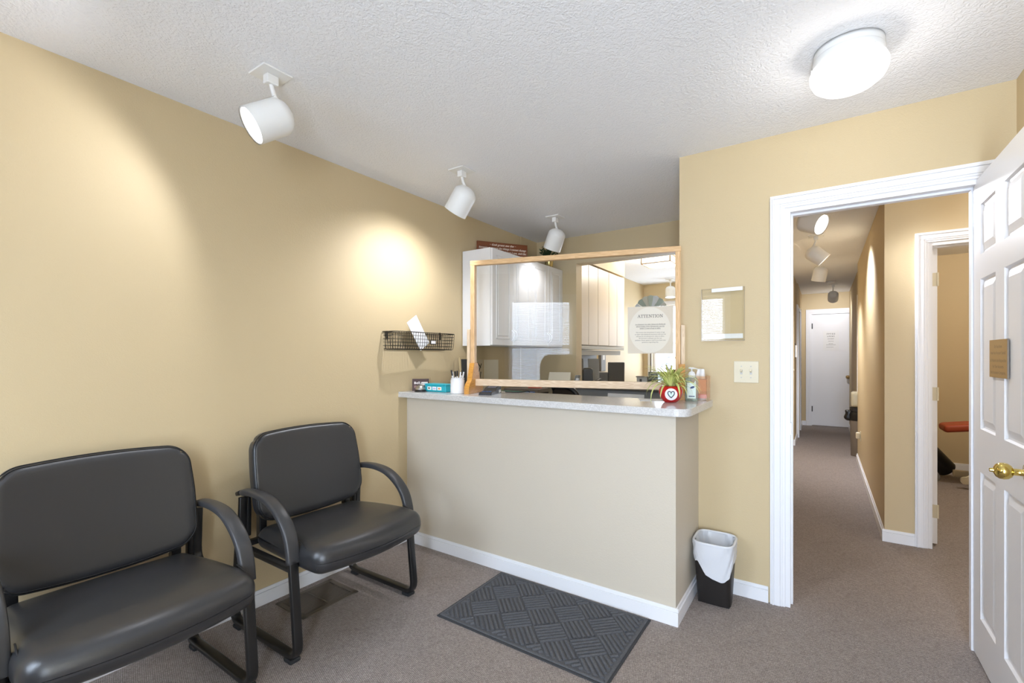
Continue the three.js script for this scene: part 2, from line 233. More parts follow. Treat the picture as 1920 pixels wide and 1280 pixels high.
// door to the treatment room, swung into that room, edge on
{ const g = structGroup('door_2', [0.628, 0.012, -4.22], Math.PI / 2);
  struct('leaf', box(0, 0.72, 0, 2.02, -0.0175, 0.0175, 0.001), M.door, g);
  for (const y of [0.22, 1.02, 1.8]) obj('hinge', [box(-0.0015, 0.003, y - 0.045, y + 0.045, -0.014, 0.014), cyl(0.006, 0.006, 0.09, -0.002, y, 0.019)], M.bone, g); }
// flat slab door at the end of the hall
{ const g = structGroup('door_3', [-0.176, 0.012, -10.22]);
  struct('leaf', box(0, 0.615, 0, 2.04, -0.035, 0), M.door, g); place(knobOn(g, 0, 0, 1, M.brassPlate).geometry, 0.545, 0.9, -0.016);
  for (const y of [0.3, 1.83]) obj('hinge', box(-0.002, 0.018, y - 0.05, y + 0.05, 0, 0.012), M.blackPlastic, g); }

// windows
function windowUnit(name, x0, x1, y0, y1, z, s, sill = true) {     // glazing set in an opening; s points into the room, z is the room face of the wall
  const g = structGroup(name), zi = z - s * 0.07, f = 0.04, ym = (y0 + y1) / 2;
  struct('window_frame', [box(x0, x0 + f, y0, y1, zi - 0.02, zi + 0.02), box(x1 - f, x1, y0, y1, zi - 0.02, zi + 0.02), box(x0, x1, y0, y0 + f, zi - 0.02, zi + 0.02), box(x0, x1, y1 - f, y1, zi - 0.02, zi + 0.02)], M.trim, g);
  struct('meeting_rail', box(x0 + f, x1 - f, ym - 0.02, ym + 0.02, zi - 0.02, zi + 0.02), M.trim, g);
  for (const [a, b] of [[y0 + f, ym - 0.02], [ym + 0.02, y1 - f]]) obj('pane', place(plain(new THREE.PlaneGeometry(x1 - x0 - 2 * f, b - a)), (x0 + x1) / 2, (a + b) / 2, zi), M.glass, g);
  const c = 0.065, t = s * 0.016; struct('window_casing', [box(x0 - c, x0, y0 - c, y1 + c, z, z + t), box(x1, x1 + c, y0 - c, y1 + c, z, z + t), box(x0, x1, y1, y1 + c, z, z + t), box(x0, x1, y0 - c, y0, z, z + t)], M.trim, g);
  if (sill) struct('window_sill', box(x0 - 0.08, x1 + 0.08, y0 - 0.03, y0, z, z + s * 0.05, 0.004), M.trim, g);
}
windowUnit('window_1', -1.93, -1.05, 0.76, 2.08, 0.98, -1);
windowUnit('window_2', -2.28, -1.15, 0.9, 2.09, -7.42, 1);
// glazed entrance door behind the camera
{ const g = structGroup('door_4', [0.07, 0.012, 1.05]); const f = 0.04, w = 0.57;
  struct('leaf', [box(0, f, 0, 2.04, -0.02, 0.02), box(w - f, w, 0, 2.04, -0.02, 0.02), box(f, w - f, 0, 0.2, -0.02, 0.02), box(f, w - f, 1.97, 2.04, -0.02, 0.02)], M.door, g);
  obj('pane', place(plain(new THREE.PlaneGeometry(w - 2 * f, 1.77)), w / 2, 1.085, 0), M.glass, g); obj('handle', cbox(0.02, 0.2, 0.02, 0.04, 1.0, -0.05, 0, 0, 0, 0.008), M.steel, g);
  struct('door_casing', [box(-0.065, 0, -0.012, 2.11, -0.07, -0.086), box(w, w + 0.03, -0.012, 2.11, -0.07, -0.086), box(0, w, 2.048, 2.11, -0.07, -0.086)], M.trim, g); }
// mini blind on the window behind the camera
{ const b = thing('window_blind', 'white mini blind of thin slats covering the waiting room window', 'blind', [-1.49, 0, 0.955]);
  obj('head_rail', box(-0.43, 0.43, 2.03, 2.07, -0.012, 0.024), M.white, b); obj('bottom_rail', box(-0.42, 0.42, 0.775, 0.795, -0.012, 0.012, 0.004), M.white, b);
  const sg = plain(new THREE.BoxGeometry(0.84, 0.0008, 0.025)); sg.rotateX(-0.62);
  for (let i = 0; i < 58; i++) { const m = new THREE.Mesh(sg, M.slat); m.name = 'slat'; m.position.y = 0.81 + i * 0.021; m.castShadow = m.receiveShadow = true; b.add(m); }
  for (const x of [-0.3, 0, 0.3]) obj('ladder_cord', rod(V(x, 0.785, -0.013), V(x, 2.04, -0.013), 0.001, 5), M.white, b); }

// ---------------------------------------------------------------- ceiling lamps
function can(label, group, px, pz, target, cd, opts = {}) {     // swivel spot on a ceiling plate; its face looks at target
  const t = thing('spotlight', label, 'spotlight', [px, H, pz], 0, group), dir = V(...target).sub(V(px, H - 0.17, pz)).normalize();
  const s = opts.scale ?? 1;
  obj('ceiling_plate', box(-0.06 * s, 0.06 * s, -0.008, 0, -0.06 * s, 0.06 * s, 0.003), M.whitePaint, t);
  obj('adapter', box(-0.018, 0.018, -0.045, -0.008, -0.024, 0.024, 0.004), M.whitePaint, t);
  const L = 0.175 * s, R = 0.073 * s, q = new THREE.Quaternion().setFromUnitVectors(V(0, -1, 0), dir);
  const c = V(0, -0.185, 0);                                    // middle of the head
  const back = c.clone().addScaledVector(dir, -L * 0.3).add(V(0, R * 0.78, 0));
  obj('stem', [rod(V(0, -0.04, 0), back.clone().lerp(V(0, -0.05, 0), 0.25).setX(back.x * 0.3).setZ(back.z * 0.3), 0.009, 12), rod(back.clone().lerp(V(0, -0.05, 0), 0.25).setX(back.x * 0.3).setZ(back.z * 0.3), back.clone().add(V(0, -0.03, 0)), 0.009, 12)], M.whitePaint, t);
  const prof = [[R * 0.93, -L / 2 + 0.004], [R, -L / 2], [R, L / 2 - R * 0.75]]; for (let k = 1; k <= 10; k++) { const a = k / 10 * Math.PI / 2; prof.push([Math.max(0.0001, R * Math.cos(a)), L / 2 - R * 0.75 + R * 0.75 * Math.sin(a)]); }
  const head = lathe(prof, 36); const inner = cyl(R * 0.93, R * 0.93, 0.03, 0, -L / 2 + 0.019, 0, 0, 0, 0, 36, true);
  const hg = merge([head, inner]); hg.applyQuaternion(q); hg.translate(c.x, c.y, c.z); obj('head', hg, opts.mat || M.whitePaint, t);
  const face = lathe([[0.0001, -L / 2 + 0.006], [R * 0.5, -L / 2 + 0.008], [R * 0.92, -L / 2 + 0.014]], 32); face.applyQuaternion(q); face.translate(c.x, c.y, c.z); obj('lamp_face', face, M.lens, t);
  const l = new THREE.SpotLight(new THREE.Color(0.96, 0.985, 1.06), cd, 0, opts.angle ?? 0.8, opts.pen ?? 0.55, 2); l.name = numbered('spotlight_beam'); l.castShadow = true; l.shadow.radius = opts.soft ?? 2;
  const lp = V(px, H, pz).add(c).addScaledVector(dir, L / 2 + 0.012); l.position.copy(lp); l.target.position.copy(lp).add(dir); scene.add(l, l.target);
  return t;
}
const along = (px, pz, d) => [px + d[0], H - 0.17 + d[1], pz + d[2]];
can('white ceiling spotlight aimed at the wall above the armchairs, bright lens showing', undefined, -1.867, -1.011, along(-1.867, -1.011, [-0.25, -0.55, 0.79]), LIT.spotA, { angle: 1.13, pen: 0.25 });
can('white ceiling spotlight shining on the wall above the wire basket', undefined, -1.853, -2.194, along(-1.853, -2.194, [-0.6, -0.78, 0.03]), LIT.spotB, { angle: 1.12, pen: 0.95, soft: 0.9 });
can('white ceiling spotlight hanging in front of the white wall cabinets', undefined, -1.835, -3.362, along(-1.835, -3.362, [-0.45, -0.88, -0.15]), LIT.spotC, { angle: 0.95, pen: 0.6 });
can('hallway spotlight nearest the door frame, its glowing lens turned to the wall', undefined, -0.075, -3.97, along(-0.075, -3.97, [0.8, -0.42, 0.43]), LIT.hallA, { angle: 0.95, pen: 0.5 });
can('tilted white hallway spotlight, second from the door frame', undefined, -0.055, -5.28, along(-0.055, -5.28, [0.72, -0.68, -0.05]), LIT.hallB, { angle: 1.05, pen: 0.5 });
can('white hallway spotlight pointing nearly straight down, third from the door frame', undefined, -0.028, -6.51, along(-0.028, -6.51, [-0.2, -0.95, -0.2]), LIT.hallC, { angle: 1.25, pen: 0.6 });
can('spotlight above the white door at the hall end, seen dark against the lit wall', undefined, 0.136, -9.07, along(0.136, -9.07, [0, -0.5, -0.87]), LIT.hallD, { angle: 1.0, pen: 0.5 });
can('white spotlight beside the window in the office behind the counter', undefined, -1.902, -7.083, along(-1.902, -7.083, [0.02, -1, 0.1]), 0.8, {});

{ const t = thing('ceiling_light', 'round white flush ceiling light with glowing shallow dome', 'ceiling light', [0.078, H, -2.13]); t.scale.set(0.8, 1.3, 0.8);
  obj('base_ring', [lathe([[0.0001, 0], [0.136, 0], [0.138, -0.012], [0.134, -0.018], [0.134, -0.022], [0.14, -0.026], [0.138, -0.046], [0.13, -0.05], [0.0001, -0.05]], 48)], M.whitePaint, t);
  obj('dome_diffuser', lathe([[0.128, -0.045], [0.146, -0.05], [0.153, -0.062], [0.151, -0.078], [0.138, -0.095], [0.11, -0.109], [0.07, -0.118], [0.0001, -0.122]], 48), M.diffuser, t);
  for (let k = 0; k < 3; k++) { const a = k * 2.094 + 0.9; obj('clip', cbox(0.012, 0.01, 0.008, Math.cos(a) * 0.142, -0.047, Math.sin(a) * 0.142, 0, -a, 0, 0.002), M.whitePaint, t); }
  const l = new THREE.PointLight(new THREE.Color(1, 0.96, 0.9), LIT.dome, 0, 2); l.name = 'ceiling_light_glow'; l.position.set(0.078, H - 0.105, -2.13); l.shadow.radius = 3; l.castShadow = true; scene.add(l); }
function squareLamp(label, x, z, w, d, I) {
  const t = thing('ceiling_lantern', label, 'ceiling light', [x, H, z]), h = 0.1;
  obj('mount', box(-w * 0.35, w * 0.35, -0.02, 0, -d * 0.35, d * 0.35), M.whitePaint, t);
  for (const [a, b] of [[-1, -1], [-1, 1], [1, -1], [1, 1]]) obj('corner_post', box(a * w / 2 - 0.006, a * w / 2 + 0.006, -h, -0.01, b * d / 2 - 0.006, b * d / 2 + 0.006), M.brassPlate, t);
  for (const y of [-0.014, -h]) obj('frame_band', [box(-w / 2, w / 2, y - 0.005, y + 0.005, -d / 2 - 0.006, -d / 2 + 0.006), box(-w / 2, w / 2, y - 0.005, y + 0.005, d / 2 - 0.006, d / 2 + 0.006), box(-w / 2 - 0.006, -w / 2 + 0.006, y - 0.005, y + 0.005, -d / 2, d / 2), box(w / 2 - 0.006, w / 2 + 0.006, y - 0.005, y + 0.005, -d / 2, d / 2)], M.brassPlate, t);
  obj('glass_shade', box(-w / 2 + 0.004, w / 2 - 0.004, -h, -0.015, -d / 2 + 0.004, d / 2 - 0.004), M.lampWhite, t);
  const l = new THREE.PointLight(new THREE.Color(1, 0.95, 0.86), I, 0, 2); l.name = numbered('ceiling_lantern_glow'); l.position.set(x, H - 0.06, z); l.castShadow = true; l.shadow.radius = 3; scene.add(l); return t;
}
squareLamp('square ceiling lantern of white glass in the office behind the counter', -1.56, -5.36, 0.32, 0.32, LIT.lantern);
{ const t = thing('treatment_room_light', 'round flush ceiling light in the treatment room', 'ceiling light', [1.55, H, -5.6]);
  obj('base_ring', cyl(0.15, 0.15, 0.04, 0, -0.02, 0), M.whitePaint, t); obj('dome_diffuser', lathe([[0.145, -0.04], [0.15, -0.06], [0.11, -0.1], [0.0001, -0.115]], 32), M.diffuser, t);
  const l = new THREE.PointLight(new THREE.Color(1, 0.93, 0.82), LIT.treatment, 0, 2); l.name = 'treatment_room_glow'; l.position.set(1.55, H - 0.075, -5.6); l.shadow.radius = 3; l.castShadow = true; scene.add(l); }
{ const t = thing('passage_light', 'round flush ceiling light in the side passage beyond the doorway', 'ceiling light', [1.2, H, -3.5]);
  obj('base_ring', cyl(0.15, 0.15, 0.04, 0, -0.02, 0), M.whitePaint, t); obj('dome_diffuser', lathe([[0.145, -0.04], [0.15, -0.06], [0.11, -0.1], [0.0001, -0.115]], 32), M.diffuser, t);
  const l = new THREE.PointLight(new THREE.Color(1, 0.97, 0.93), LIT.passage, 0, 2); l.name = 'passage_glow'; l.position.set(1.2, H - 0.075, -3.5); l.shadow.radius = 3; l.castShadow = true; scene.add(l); }
{ const t = thing('smoke_detector', 'round white smoke detector on the hall ceiling', 'detector', [0.1, H, -8.66]); obj('housing', lathe([[0.0001, -0.035], [0.05, -0.034], [0.062, -0.024], [0.068, -0.008], [0.068, 0], [0.0001, 0]], 28), M.whitePaint, t); obj('vent_band', cyl(0.0645, 0.0645, 0.006, 0, -0.016, 0, 0, 0, 0, 28), M.midGrey, t); }

// ---------------------------------------------------------------- armchairs
function makeChair(name, label) {      // faces +x; origin on the floor in the middle of its sled base
  const t = thing(name, label, 'chair', [0, 0, 0], 0, 'black waiting room armchairs');
  const W = 0.33;
  for (const s of [-1, 1]) {
    const z = s * W;
    const leg = bent([[0.239, 0.435], [0.283, 0.024], [-0.262, 0.024], [-0.235, 0.2], [-0.205, 0.44]], 0.065, 8).map(p => [p[0], p[1], 0.0125, 0.021]);
    obj('sled_leg', planeSweep(leg, z), M.frameBlack, t);
    const rail = bent([[0.23, 0.385], [-0.2, 0.385], [-0.185, 0.62]], 0.07, 8).map(p => [p[0], p[1], 0.0125, 0.019]);
    obj('seat_rail', planeSweep(rail, z - s * 0.003), M.frameBlack, t);
    obj('back_upright', planeSweep([[-0.198, 0.43], [-0.195, 0.56], [-0.2, 0.63]].map(p => [p[0], p[1], 0.017, 0.013]), z - s * 0.03), M.frameBlack, t);
    const armC = new THREE.CatmullRomCurve3([V(-0.195, 0.642, 0), V(-0.12, 0.655, 0), V(-0.02, 0.657, 0), V(0.07, 0.642, 0), V(0.15, 0.6, 0), V(0.205, 0.545, 0), V(0.232, 0.48, 0), V(0.243, 0.415, 0)]).getPoints(30);
    const arm = obj('armrest', planeSweep(armC.map((p, i) => { const k = i / 30; const e = Math.min(1, k * 8 + 0.55); return [p.x, p.y, 0.0155 * e, (0.018 + 0.011 * Math.sin(Math.min(1, k * 1.5) * Math.PI / 2)) * e]; }), z), M.armPad, t);
    obj('arm_end', planeSweep([[-0.222, 0.632, 0.011, 0.014], [-0.19, 0.643, 0.012, 0.015]], z), M.blackPlastic, arm);
    for (const x of [0.235, -0.2]) obj('glide', box(x - 0.028, x + 0.028, 0, 0.018, z - 0.024, z + 0.024, 0.006), M.rubber, t);
    obj('back_bracket', box(-0.2, -0.165, 0.4, 0.53, s * 0.24 - 0.018, s * 0.24 + 0.018, 0.005), M.frameBlack, t);
    obj('bolt', ball(0.012, 0.222, 0.392, z - s * 0.03), M.frameBlack, t);
  }
  obj('cross_bar', [box(-0.19, -0.165, 0.385, 0.41, -W, W), box(0.15, 0.19, 0.372, 0.397, -W, W)], M.frameBlack, t);
  const seatFn = (v) => { const k = v.z / 0.3, f = (v.x + 0.27) / 0.54; const front = Math.max(0, Math.min(1, f)); v.x += (1 - k * k) * 0.055 * front ** 2; v.z *= 0.93 + 0.1 * Math.min(1, front * 1.25); if (v.y > 0) v.y += 0.022 * (1 - k * k) * Math.sin(Math.min(1, front) * Math.PI) - 0.034 * (1 - front) ** 1.5; if (v.y < 0) v.y += 0.02 * front * front * 0.6; if (front > 0.8 && v.y > 0) v.y -= (front - 0.8) * 0.06; };
  const sg = roundedGrid(0.55, 0.136, 0.6, 0.05, 44, 14, 44, seatFn); sg.translate(0.1, 0.428, 0);
  const seat = obj('seat', sg, M.leather, t);
  for (const s of [-1, 1]) { const pts = []; for (let i = 0; i <= 14; i++) { const a = i / 14 * 0.8 + 0.12; const p = V(0.1 + 0.155 * Math.sin(a * Math.PI / 2), 0.066 - 0.12 * (1 - Math.cos(a * Math.PI / 2)), s * 0.287); seatFn(p); pts.push(V(p.x + 0.1, p.y + 0.428, p.z)); } obj('seam', tube(pts, 0.0025, 30, 6), M.seam, seat); }
  const backFn = (v) => { const k = v.z / 0.295, h = v.y / 0.22; v.x += 0.03 * k * k - 0.012; v.z *= 1.0 - 0.055 * Math.max(0, h) ** 1.5 - 0.03 * Math.max(0, -h) ** 3; v.y += (1 - k * k) * 0.02 * (h > 0 ? h : -h * -0.9); if (h < 0) v.y -= (1 - k * k) * 0.008; };
  const bgc = roundedGrid(0.081, 0.41, 0.6, 0.032, 12, 36, 48, (v) => { const cz = Math.max(0, Math.abs(v.z) - 0.225) / 0.075, cy = Math.max(0, Math.abs(v.y) - 0.13) / 0.075, L = Math.hypot(cz, cy), m = Math.max(cz, cy); if (L > 1e-6 && m > 0) { const f = m / L; v.z = Math.sign(v.z) * (Math.min(Math.abs(v.z), 0.225) + Math.max(0, Math.abs(v.z) - 0.225) * f); v.y = Math.sign(v.y) * (Math.min(Math.abs(v.y), 0.13) + Math.max(0, Math.abs(v.y) - 0.13) * f); } backFn(v); });
  bgc.rotateZ(0.2); bgc.translate(-0.178, 0.7, 0);
  const back = obj('backrest', bgc, M.leather, t);
  for (const off of [0.0215, 0.0315]) {
    const ins = 0.032 - Math.sqrt(0.032 ** 2 - Math.max(0, off - 0.0085) ** 2) - 0.0008, A = 0.3 - ins, B = 0.205 - ins, Rr = 0.075 - ins, pts = [];
    for (const [cz, cy, a0] of [[A - Rr, B - Rr, 0], [-(A - Rr), B - Rr, 1], [-(A - Rr), -(B - Rr), 2], [A - Rr, -(B - Rr), 3]]) for (let k = 0; k <= 12; k++) { const a = (a0 + k / 12) * Math.PI / 2; pts.push([cz + Math.cos(a) * Rr, cy + Math.sin(a) * Rr]); }
    const fine = []; for (let k = 0; k < pts.length; k++) { const p = pts[k], q = pts[(k + 1) % pts.length], n = Math.max(1, Math.ceil(Math.hypot(q[0] - p[0], q[1] - p[1]) / 0.03)); for (let m = 0; m < n; m++) fine.push([p[0] + (q[0] - p[0]) * m / n, p[1] + (q[1] - p[1]) * m / n]); }
    obj('piping', tube(fine.map(([z, y]) => { const p = V(off, y, z); backFn(p); return p.applyAxisAngle(V(0, 0, 1), 0.2).add(V(-0.178, 0.7, 0)); }), 0.002, 220, 5, true), M.seam, back);
  }
  return t;
}
const chairA = makeChair('armchair', 'black vinyl sled-base armchair standing over the floor vent, next to the counter');
chairA.position.set(-2.1, 0, -1.43);
const chairB = chairA.clone(); chairB.name = numbered('armchair'); chairB.position.set(-2.1, 0, -0.585); chairB.userData = { label: 'black vinyl sled-base armchair farther from the counter, no vent beneath', category: 'chair', group: 'black waiting room armchairs' }; scene.add(chairB);
{ // high-backed chair by the window behind the camera; the counter screen mirrors its top
  const t = thing('high_back_chair', 'tall dark high-back chair standing before the waiting room window', 'chair', [-1.22, 0, 0.62]);
  obj('backrest', roundedGrid(0.56, 0.9, 0.09, 0.045, 20, 24, 6, v => { if (v.y > 0.25 && Math.abs(v.x) > 0.16) v.y -= (Math.abs(v.x) - 0.16) ** 2 * 7; v.y += 0.86; v.z += 0.14; }), M.vinylBlack, t);
  obj('seat', box(-0.27, 0.27, 0.36, 0.48, -0.3, 0.16, 0.04), M.vinylBlack, t);
  for (const s of [-1, 1]) { obj('arm', box(s * 0.27, s * 0.34, 0.36, 0.66, -0.28, 0.16, 0.03), M.vinylBlack, t); for (const z of [-0.25, 0.13]) obj('leg', cyl(0.014, 0.02, 0.37, s * 0.26, 0.185, z), M.blackPlastic, t); }
}

// floor register
{ const t = thing('floor_vent', 'brown metal floor register set in the carpet under the armchair', 'vent', [-2.233, 0, -1.462]); const w = 0.125, d = 0.162;
  obj('frame', [box(-w, w, 0, 0.006, -d, -d + 0.024, 0.002), box(-w, w, 0, 0.006, d - 0.024, d, 0.002), box(-w, -w + 0.026, 0, 0.006, -d, d, 0.002), box(w - 0.026, w, 0, 0.006, -d, d, 0.002)], M.vent, t);
  obj('duct', [box(-0.107, -0.105, -0.15, 0, -0.144, 0.144), box(0.105, 0.107, -0.15, 0, -0.144, 0.144), box(-0.105, 0.105, -0.15, 0, -0.144, -0.142), box(-0.105, 0.105, -0.15, 0, 0.142, 0.144), box(-0.105, 0.105, -0.15, -0.148, -0.142, 0.142)], M.vent, t); obj('center_bar', box(-w + 0.02, w - 0.02, 0.001, 0.005, -0.004, 0.004), M.vent, t);
  const sg = cbox(0.0035, 0.02, (d - 0.03), 0, 0, 0, 0, 0, 0.35);
  for (const s of [-1, 1]) for (let i = 0; i < 13; i++) { const m = new THREE.Mesh(sg, M.vent); m.name = 'slat'; m.position.set(-w + 0.034 + i * 0.0152, -0.006, s * (d - 0.026) / 2); m.castShadow = m.receiveShadow = true; t.add(m); } }

// entrance mat with ribbed parquet blocks on the diagonal
{ const x0 = -1.59, x1 = -0.695, z0 = -2.243, z1 = -1.69, t = thing('floor_mat', 'charcoal rubber-backed floor mat with ribbed parquet pattern before the counter', 'mat', [0, 0, 0]);
  const up = g => metreUV(g);
  obj('base', up(box(x0, x1, 0, 0.006, z0, z1, 0.003)), M.matEdge, t);
  obj('field', up(box(x0 + 0.022, x1 - 0.022, 0.005, 0.0075, z0 + 0.022, z1 - 0.022)), M.mat, t);
  obj('border', up(merge([box(x0 + 0.012, x1 - 0.012, 0.004, 0.0105, z0 + 0.010, z0 + 0.024, 0.003), box(x0 + 0.012, x1 - 0.012, 0.004, 0.0105, z1 - 0.024, z1 - 0.010, 0.003), box(x0 + 0.010, x0 + 0.024, 0.004, 0.0105, z0 + 0.012, z1 - 0.012, 0.003), box(x1 - 0.024, x1 - 0.010, 0.004, 0.0105, z0 + 0.012, z1 - 0.012, 0.003)])), M.mat, t);
  const e = 0.134, q = Math.SQRT1_2, bx0 = x0 + 0.032, bx1 = x1 - 0.032, bz0 = z0 + 0.032, bz1 = z1 - 0.032, cx = (x0 + x1) / 2, cz = (z0 + z1) / 2;
  for (let i = -6; i <= 6; i++) for (let j = -6; j <= 6; j++) {
    const geos = [], along = (i + j) & 1;
    for (let k = 0; k < 6; k++) {
      const off = (k + 0.5) / 6 * (e - 0.003) - (e - 0.003) / 2, L = e / 2 - 0.003;
      let a = along ? [i * e - L, j * e + off] : [i * e + off, j * e - L], b = along ? [i * e + L, j * e + off] : [i * e + off, j * e + L];
      const w = p => [cx + (p[0] + p[1]) * q, cz + (p[1] - p[0]) * q]; const A = w(a), B = w(b);
      let t0 = 0, t1 = 1; const clip = (p0, d, lo, hi) => { if (Math.abs(d) < 1e-9) { if (p0 < lo || p0 > hi) t1 = -1; return; } let u = (lo - p0) / d, v = (hi - p0) / d; if (u > v) [u, v] = [v, u]; t0 = Math.max(t0, u); t1 = Math.min(t1, v); };
      clip(A[0], B[0] - A[0], bx0, bx1); clip(A[1], B[1] - A[1], bz0, bz1); if (t1 - t0 < 0.08) continue;
      const P = V(A[0] + (B[0] - A[0]) * t0, 0.0072, A[1] + (B[1] - A[1]) * t0), Q = V(A[0] + (B[0] - A[0]) * t1, 0.0072, A[1] + (B[1] - A[1]) * t1), len = P.distanceTo(Q);
      const g = plain(new THREE.CylinderGeometry(0.0086, 0.0086, len, 8, 1)); g.scale(1, 1, 0.85); g.rotateX(Math.PI / 2); g.rotateY(Math.atan2(Q.x - P.x, Q.z - P.z)); g.translate((P.x + Q.x) / 2, 0.0072, (P.z + Q.z) / 2); geos.push(metreUV(g));
    }
    if (geos.length) obj('ribbed_block', geos, M.mat, t);
  } }

// ---------------------------------------------------------------- counter top and what stands on it
{ const s = new THREE.Shape(); s.moveTo(-2.42, 2.195); s.lineTo(-0.585, 2.195); s.quadraticCurveTo(-0.512, 2.2, -0.512, 2.275); s.lineTo(-0.512, 2.758); s.lineTo(-0.69, 2.758); s.lineTo(-0.69, 2.64); s.lineTo(-2.42, 2.64); s.closePath();
  const g = plain(new THREE.ExtrudeGeometry(s, { depth: 0.031, bevelEnabled: true, bevelSize: 0.002, bevelThickness: 0.003, bevelSegments: 2, curveSegments: 12 })); g.rotateX(-Math.PI / 2); g.translate(0, CT - 0.034, 0);
  tag(obj('countertop', metreUV(g), M.laminate), 'pale grey speckled laminate countertop with rounded outer corner', 'countertop'); }
// wooden screen frame
const FA = V(-1.944, 0, -2.4), FT = Math.atan2(0.34, 1.254);
{ const t = thing('sneeze_guard', 'clear acrylic screen in a pine frame standing on the countertop', 'screen', [FA.x, 0, FA.z], FT);
  obj('top_rail', metreUV(box(-0.002, 1.312, 1.89, 1.921, -0.019, 0.019, 0.002)), M.pine, t);
  for (const [a, b] of [[0, 0.03], [1.282, 1.31]]) obj('post', metreUV(box(a, b, 1.06, 1.89, -0.019, 0.019, 0.002).rotateZ(Math.PI / 2)).rotateZ(-Math.PI / 2), M.pine, t);
  obj('bottom_rail', metreUV(box(0.03, 1.282, 1.094, 1.138, -0.016, 0.012, 0.002)), M.palePine, t);
  for (const [a, b] of [[-0.024, -0.002], [1.312, 1.334]]) obj('brace', metreUV(box(a, b, CT + 0.001, 1.468, -0.02, 0.02, 0.002).rotateZ(Math.PI / 2)).rotateZ(-Math.PI / 2), M.palePine, t);
  for (const [x, hw] of [[0.0, 0.115], [1.3, 0.085]]) { const g = extr([[-hw, 0], [hw, 0], [hw, 0.035], [hw * 0.86, 0.062], [hw * 0.6, 0.085], [hw * 0.48, 0.12], [0.03, 0.195], [-0.03, 0.195], [-hw * 0.48, 0.12], [-hw * 0.6, 0.085], [-hw * 0.86, 0.062], [-hw, 0.035]], 0.03, 0.002); g.rotateY(Math.PI / 2); g.translate(x + 0.002, CT + 0.002, 0); obj('foot', metreUV(g), M.amber, t); }
  obj('acrylic_pane', place(plain(new THREE.PlaneGeometry(1.256, 0.756)), 0.656, 1.514, -0.002), M.acrylic, t); }
function onFrame(s, y, off) { const t = V(Math.cos(FT), 0, -Math.sin(FT)), n = V(Math.sin(FT), 0, Math.cos(FT)); return FA.clone().addScaledVector(t, s).addScaledVector(n, off).setY(y); }
{ const tex = canvasTex(768, 832, (x, w, h) => { x.fillStyle = '#d6cab8'; x.fillRect(0, 0, w, h); x.fillStyle = '#e0d8ca'; x.beginPath(); x.ellipse(w * 0.49, h * 0.5, w * 0.455, h * 0.485, 0, 0, 7); x.fill(); x.textAlign = 'center'; x.fillStyle = '#3c3630'; x.font = '74px serif'; x.fillText('ATTENTION', w * 0.5, h * 0.235); x.fillStyle = '#4a443e';
    x.font = 'bold 23px serif'; ['As of January 1st, 2026, Minnesota Medicaid', 'will no longer cover chiropractic care for', 'adults 21 years of age or older.'].forEach((s, i) => { const y = h * (0.39 + i * 0.042); x.fillText(s, w * 0.5, y); const l = x.measureText(s).width; x.fillRect(w * 0.5 - l / 2, y + 4, l, 2); });
    x.font = '24px serif'; ['This means that all patients 21 years of age', 'or older with Medicaid insurance will now be', 'self pay for all chiropractic visits in office.', 'We do have a self-pay rate for our', 'patients. Please speak to staff if you have any', 'questions regarding this.'].forEach((s, i) => x.fillText(s, w * 0.5, h * (0.56 + i * 0.042))); });
  const p = onFrame(1.143, 1.443, 0.003); const m = obj('notice_sheet', plain(new THREE.BoxGeometry(0.256, 0.276, 0.0008)), [M.cream, M.cream, M.cream, M.cream, std(0xffffff, 0.7, { map: tex }), M.cream]); m.geometry = new THREE.BoxGeometry(0.256, 0.276, 0.0008); m.position.copy(p); m.rotation.y = FT; tag(m, 'beige printed ATTENTION notice taped on the acrylic screen', 'notice'); }
// call bell with its brown display card
{ const t = thing('bell_card', 'small brown printed card standing behind the call bell', 'card', [-2.345, CT, -2.33], 0.75);
  const tex = canvasTex(256, 192, (x, w, h) => { x.fillStyle = '#3c1d18'; x.fillRect(0, 0, w, h); x.fillStyle = '#efe9e6'; x.font = 'bold 52px sans-serif'; x.fillText('Bell', 26, 84); x.fillRect(138, 52, 100, 50); x.fillStyle = '#8c8480'; for (let i = 0; i < 6; i++) x.fillRect(148 + i * 14, 62, 7, 30); x.fillStyle = '#b98f86'; x.fillRect(28, 112, 76, 10); x.fillRect(28, 134, 60, 8); });
  const m = new THREE.Mesh(new THREE.BoxGeometry(0.115, 0.085, 0.004), [M.brownCard, M.brownCard, M.brownCard, M.brownCard, std(0xffffff, 0.5, { map: tex }), M.brownCard]); m.name = 'card'; m.position.set(0, 0.043, 0); m.rotation.x = -0.12; m.castShadow = m.receiveShadow = true; t.add(m);
  obj('stand', cbox(0.06, 0.004, 0.04, 0, 0.002, -0.02), M.brownCard, t);
  const b = thing('call_bell', 'silver call bell on a black base beside the wall', 'bell', [-2.3, CT, -2.285]); obj('base', lathe([[0.0001, 0], [0.04, 0], [0.041, 0.006], [0.03, 0.014], [0.0001, 0.015]], 28), M.blackPlastic, b); obj('dome', lathe([[0.036, 0.016], [0.034, 0.027], [0.025, 0.04], [0.012, 0.046], [0.0001, 0.047]], 28), M.steel, b); obj('button', cyl(0.004, 0.006, 0.012, 0, 0.052, 0), M.steel, b); }
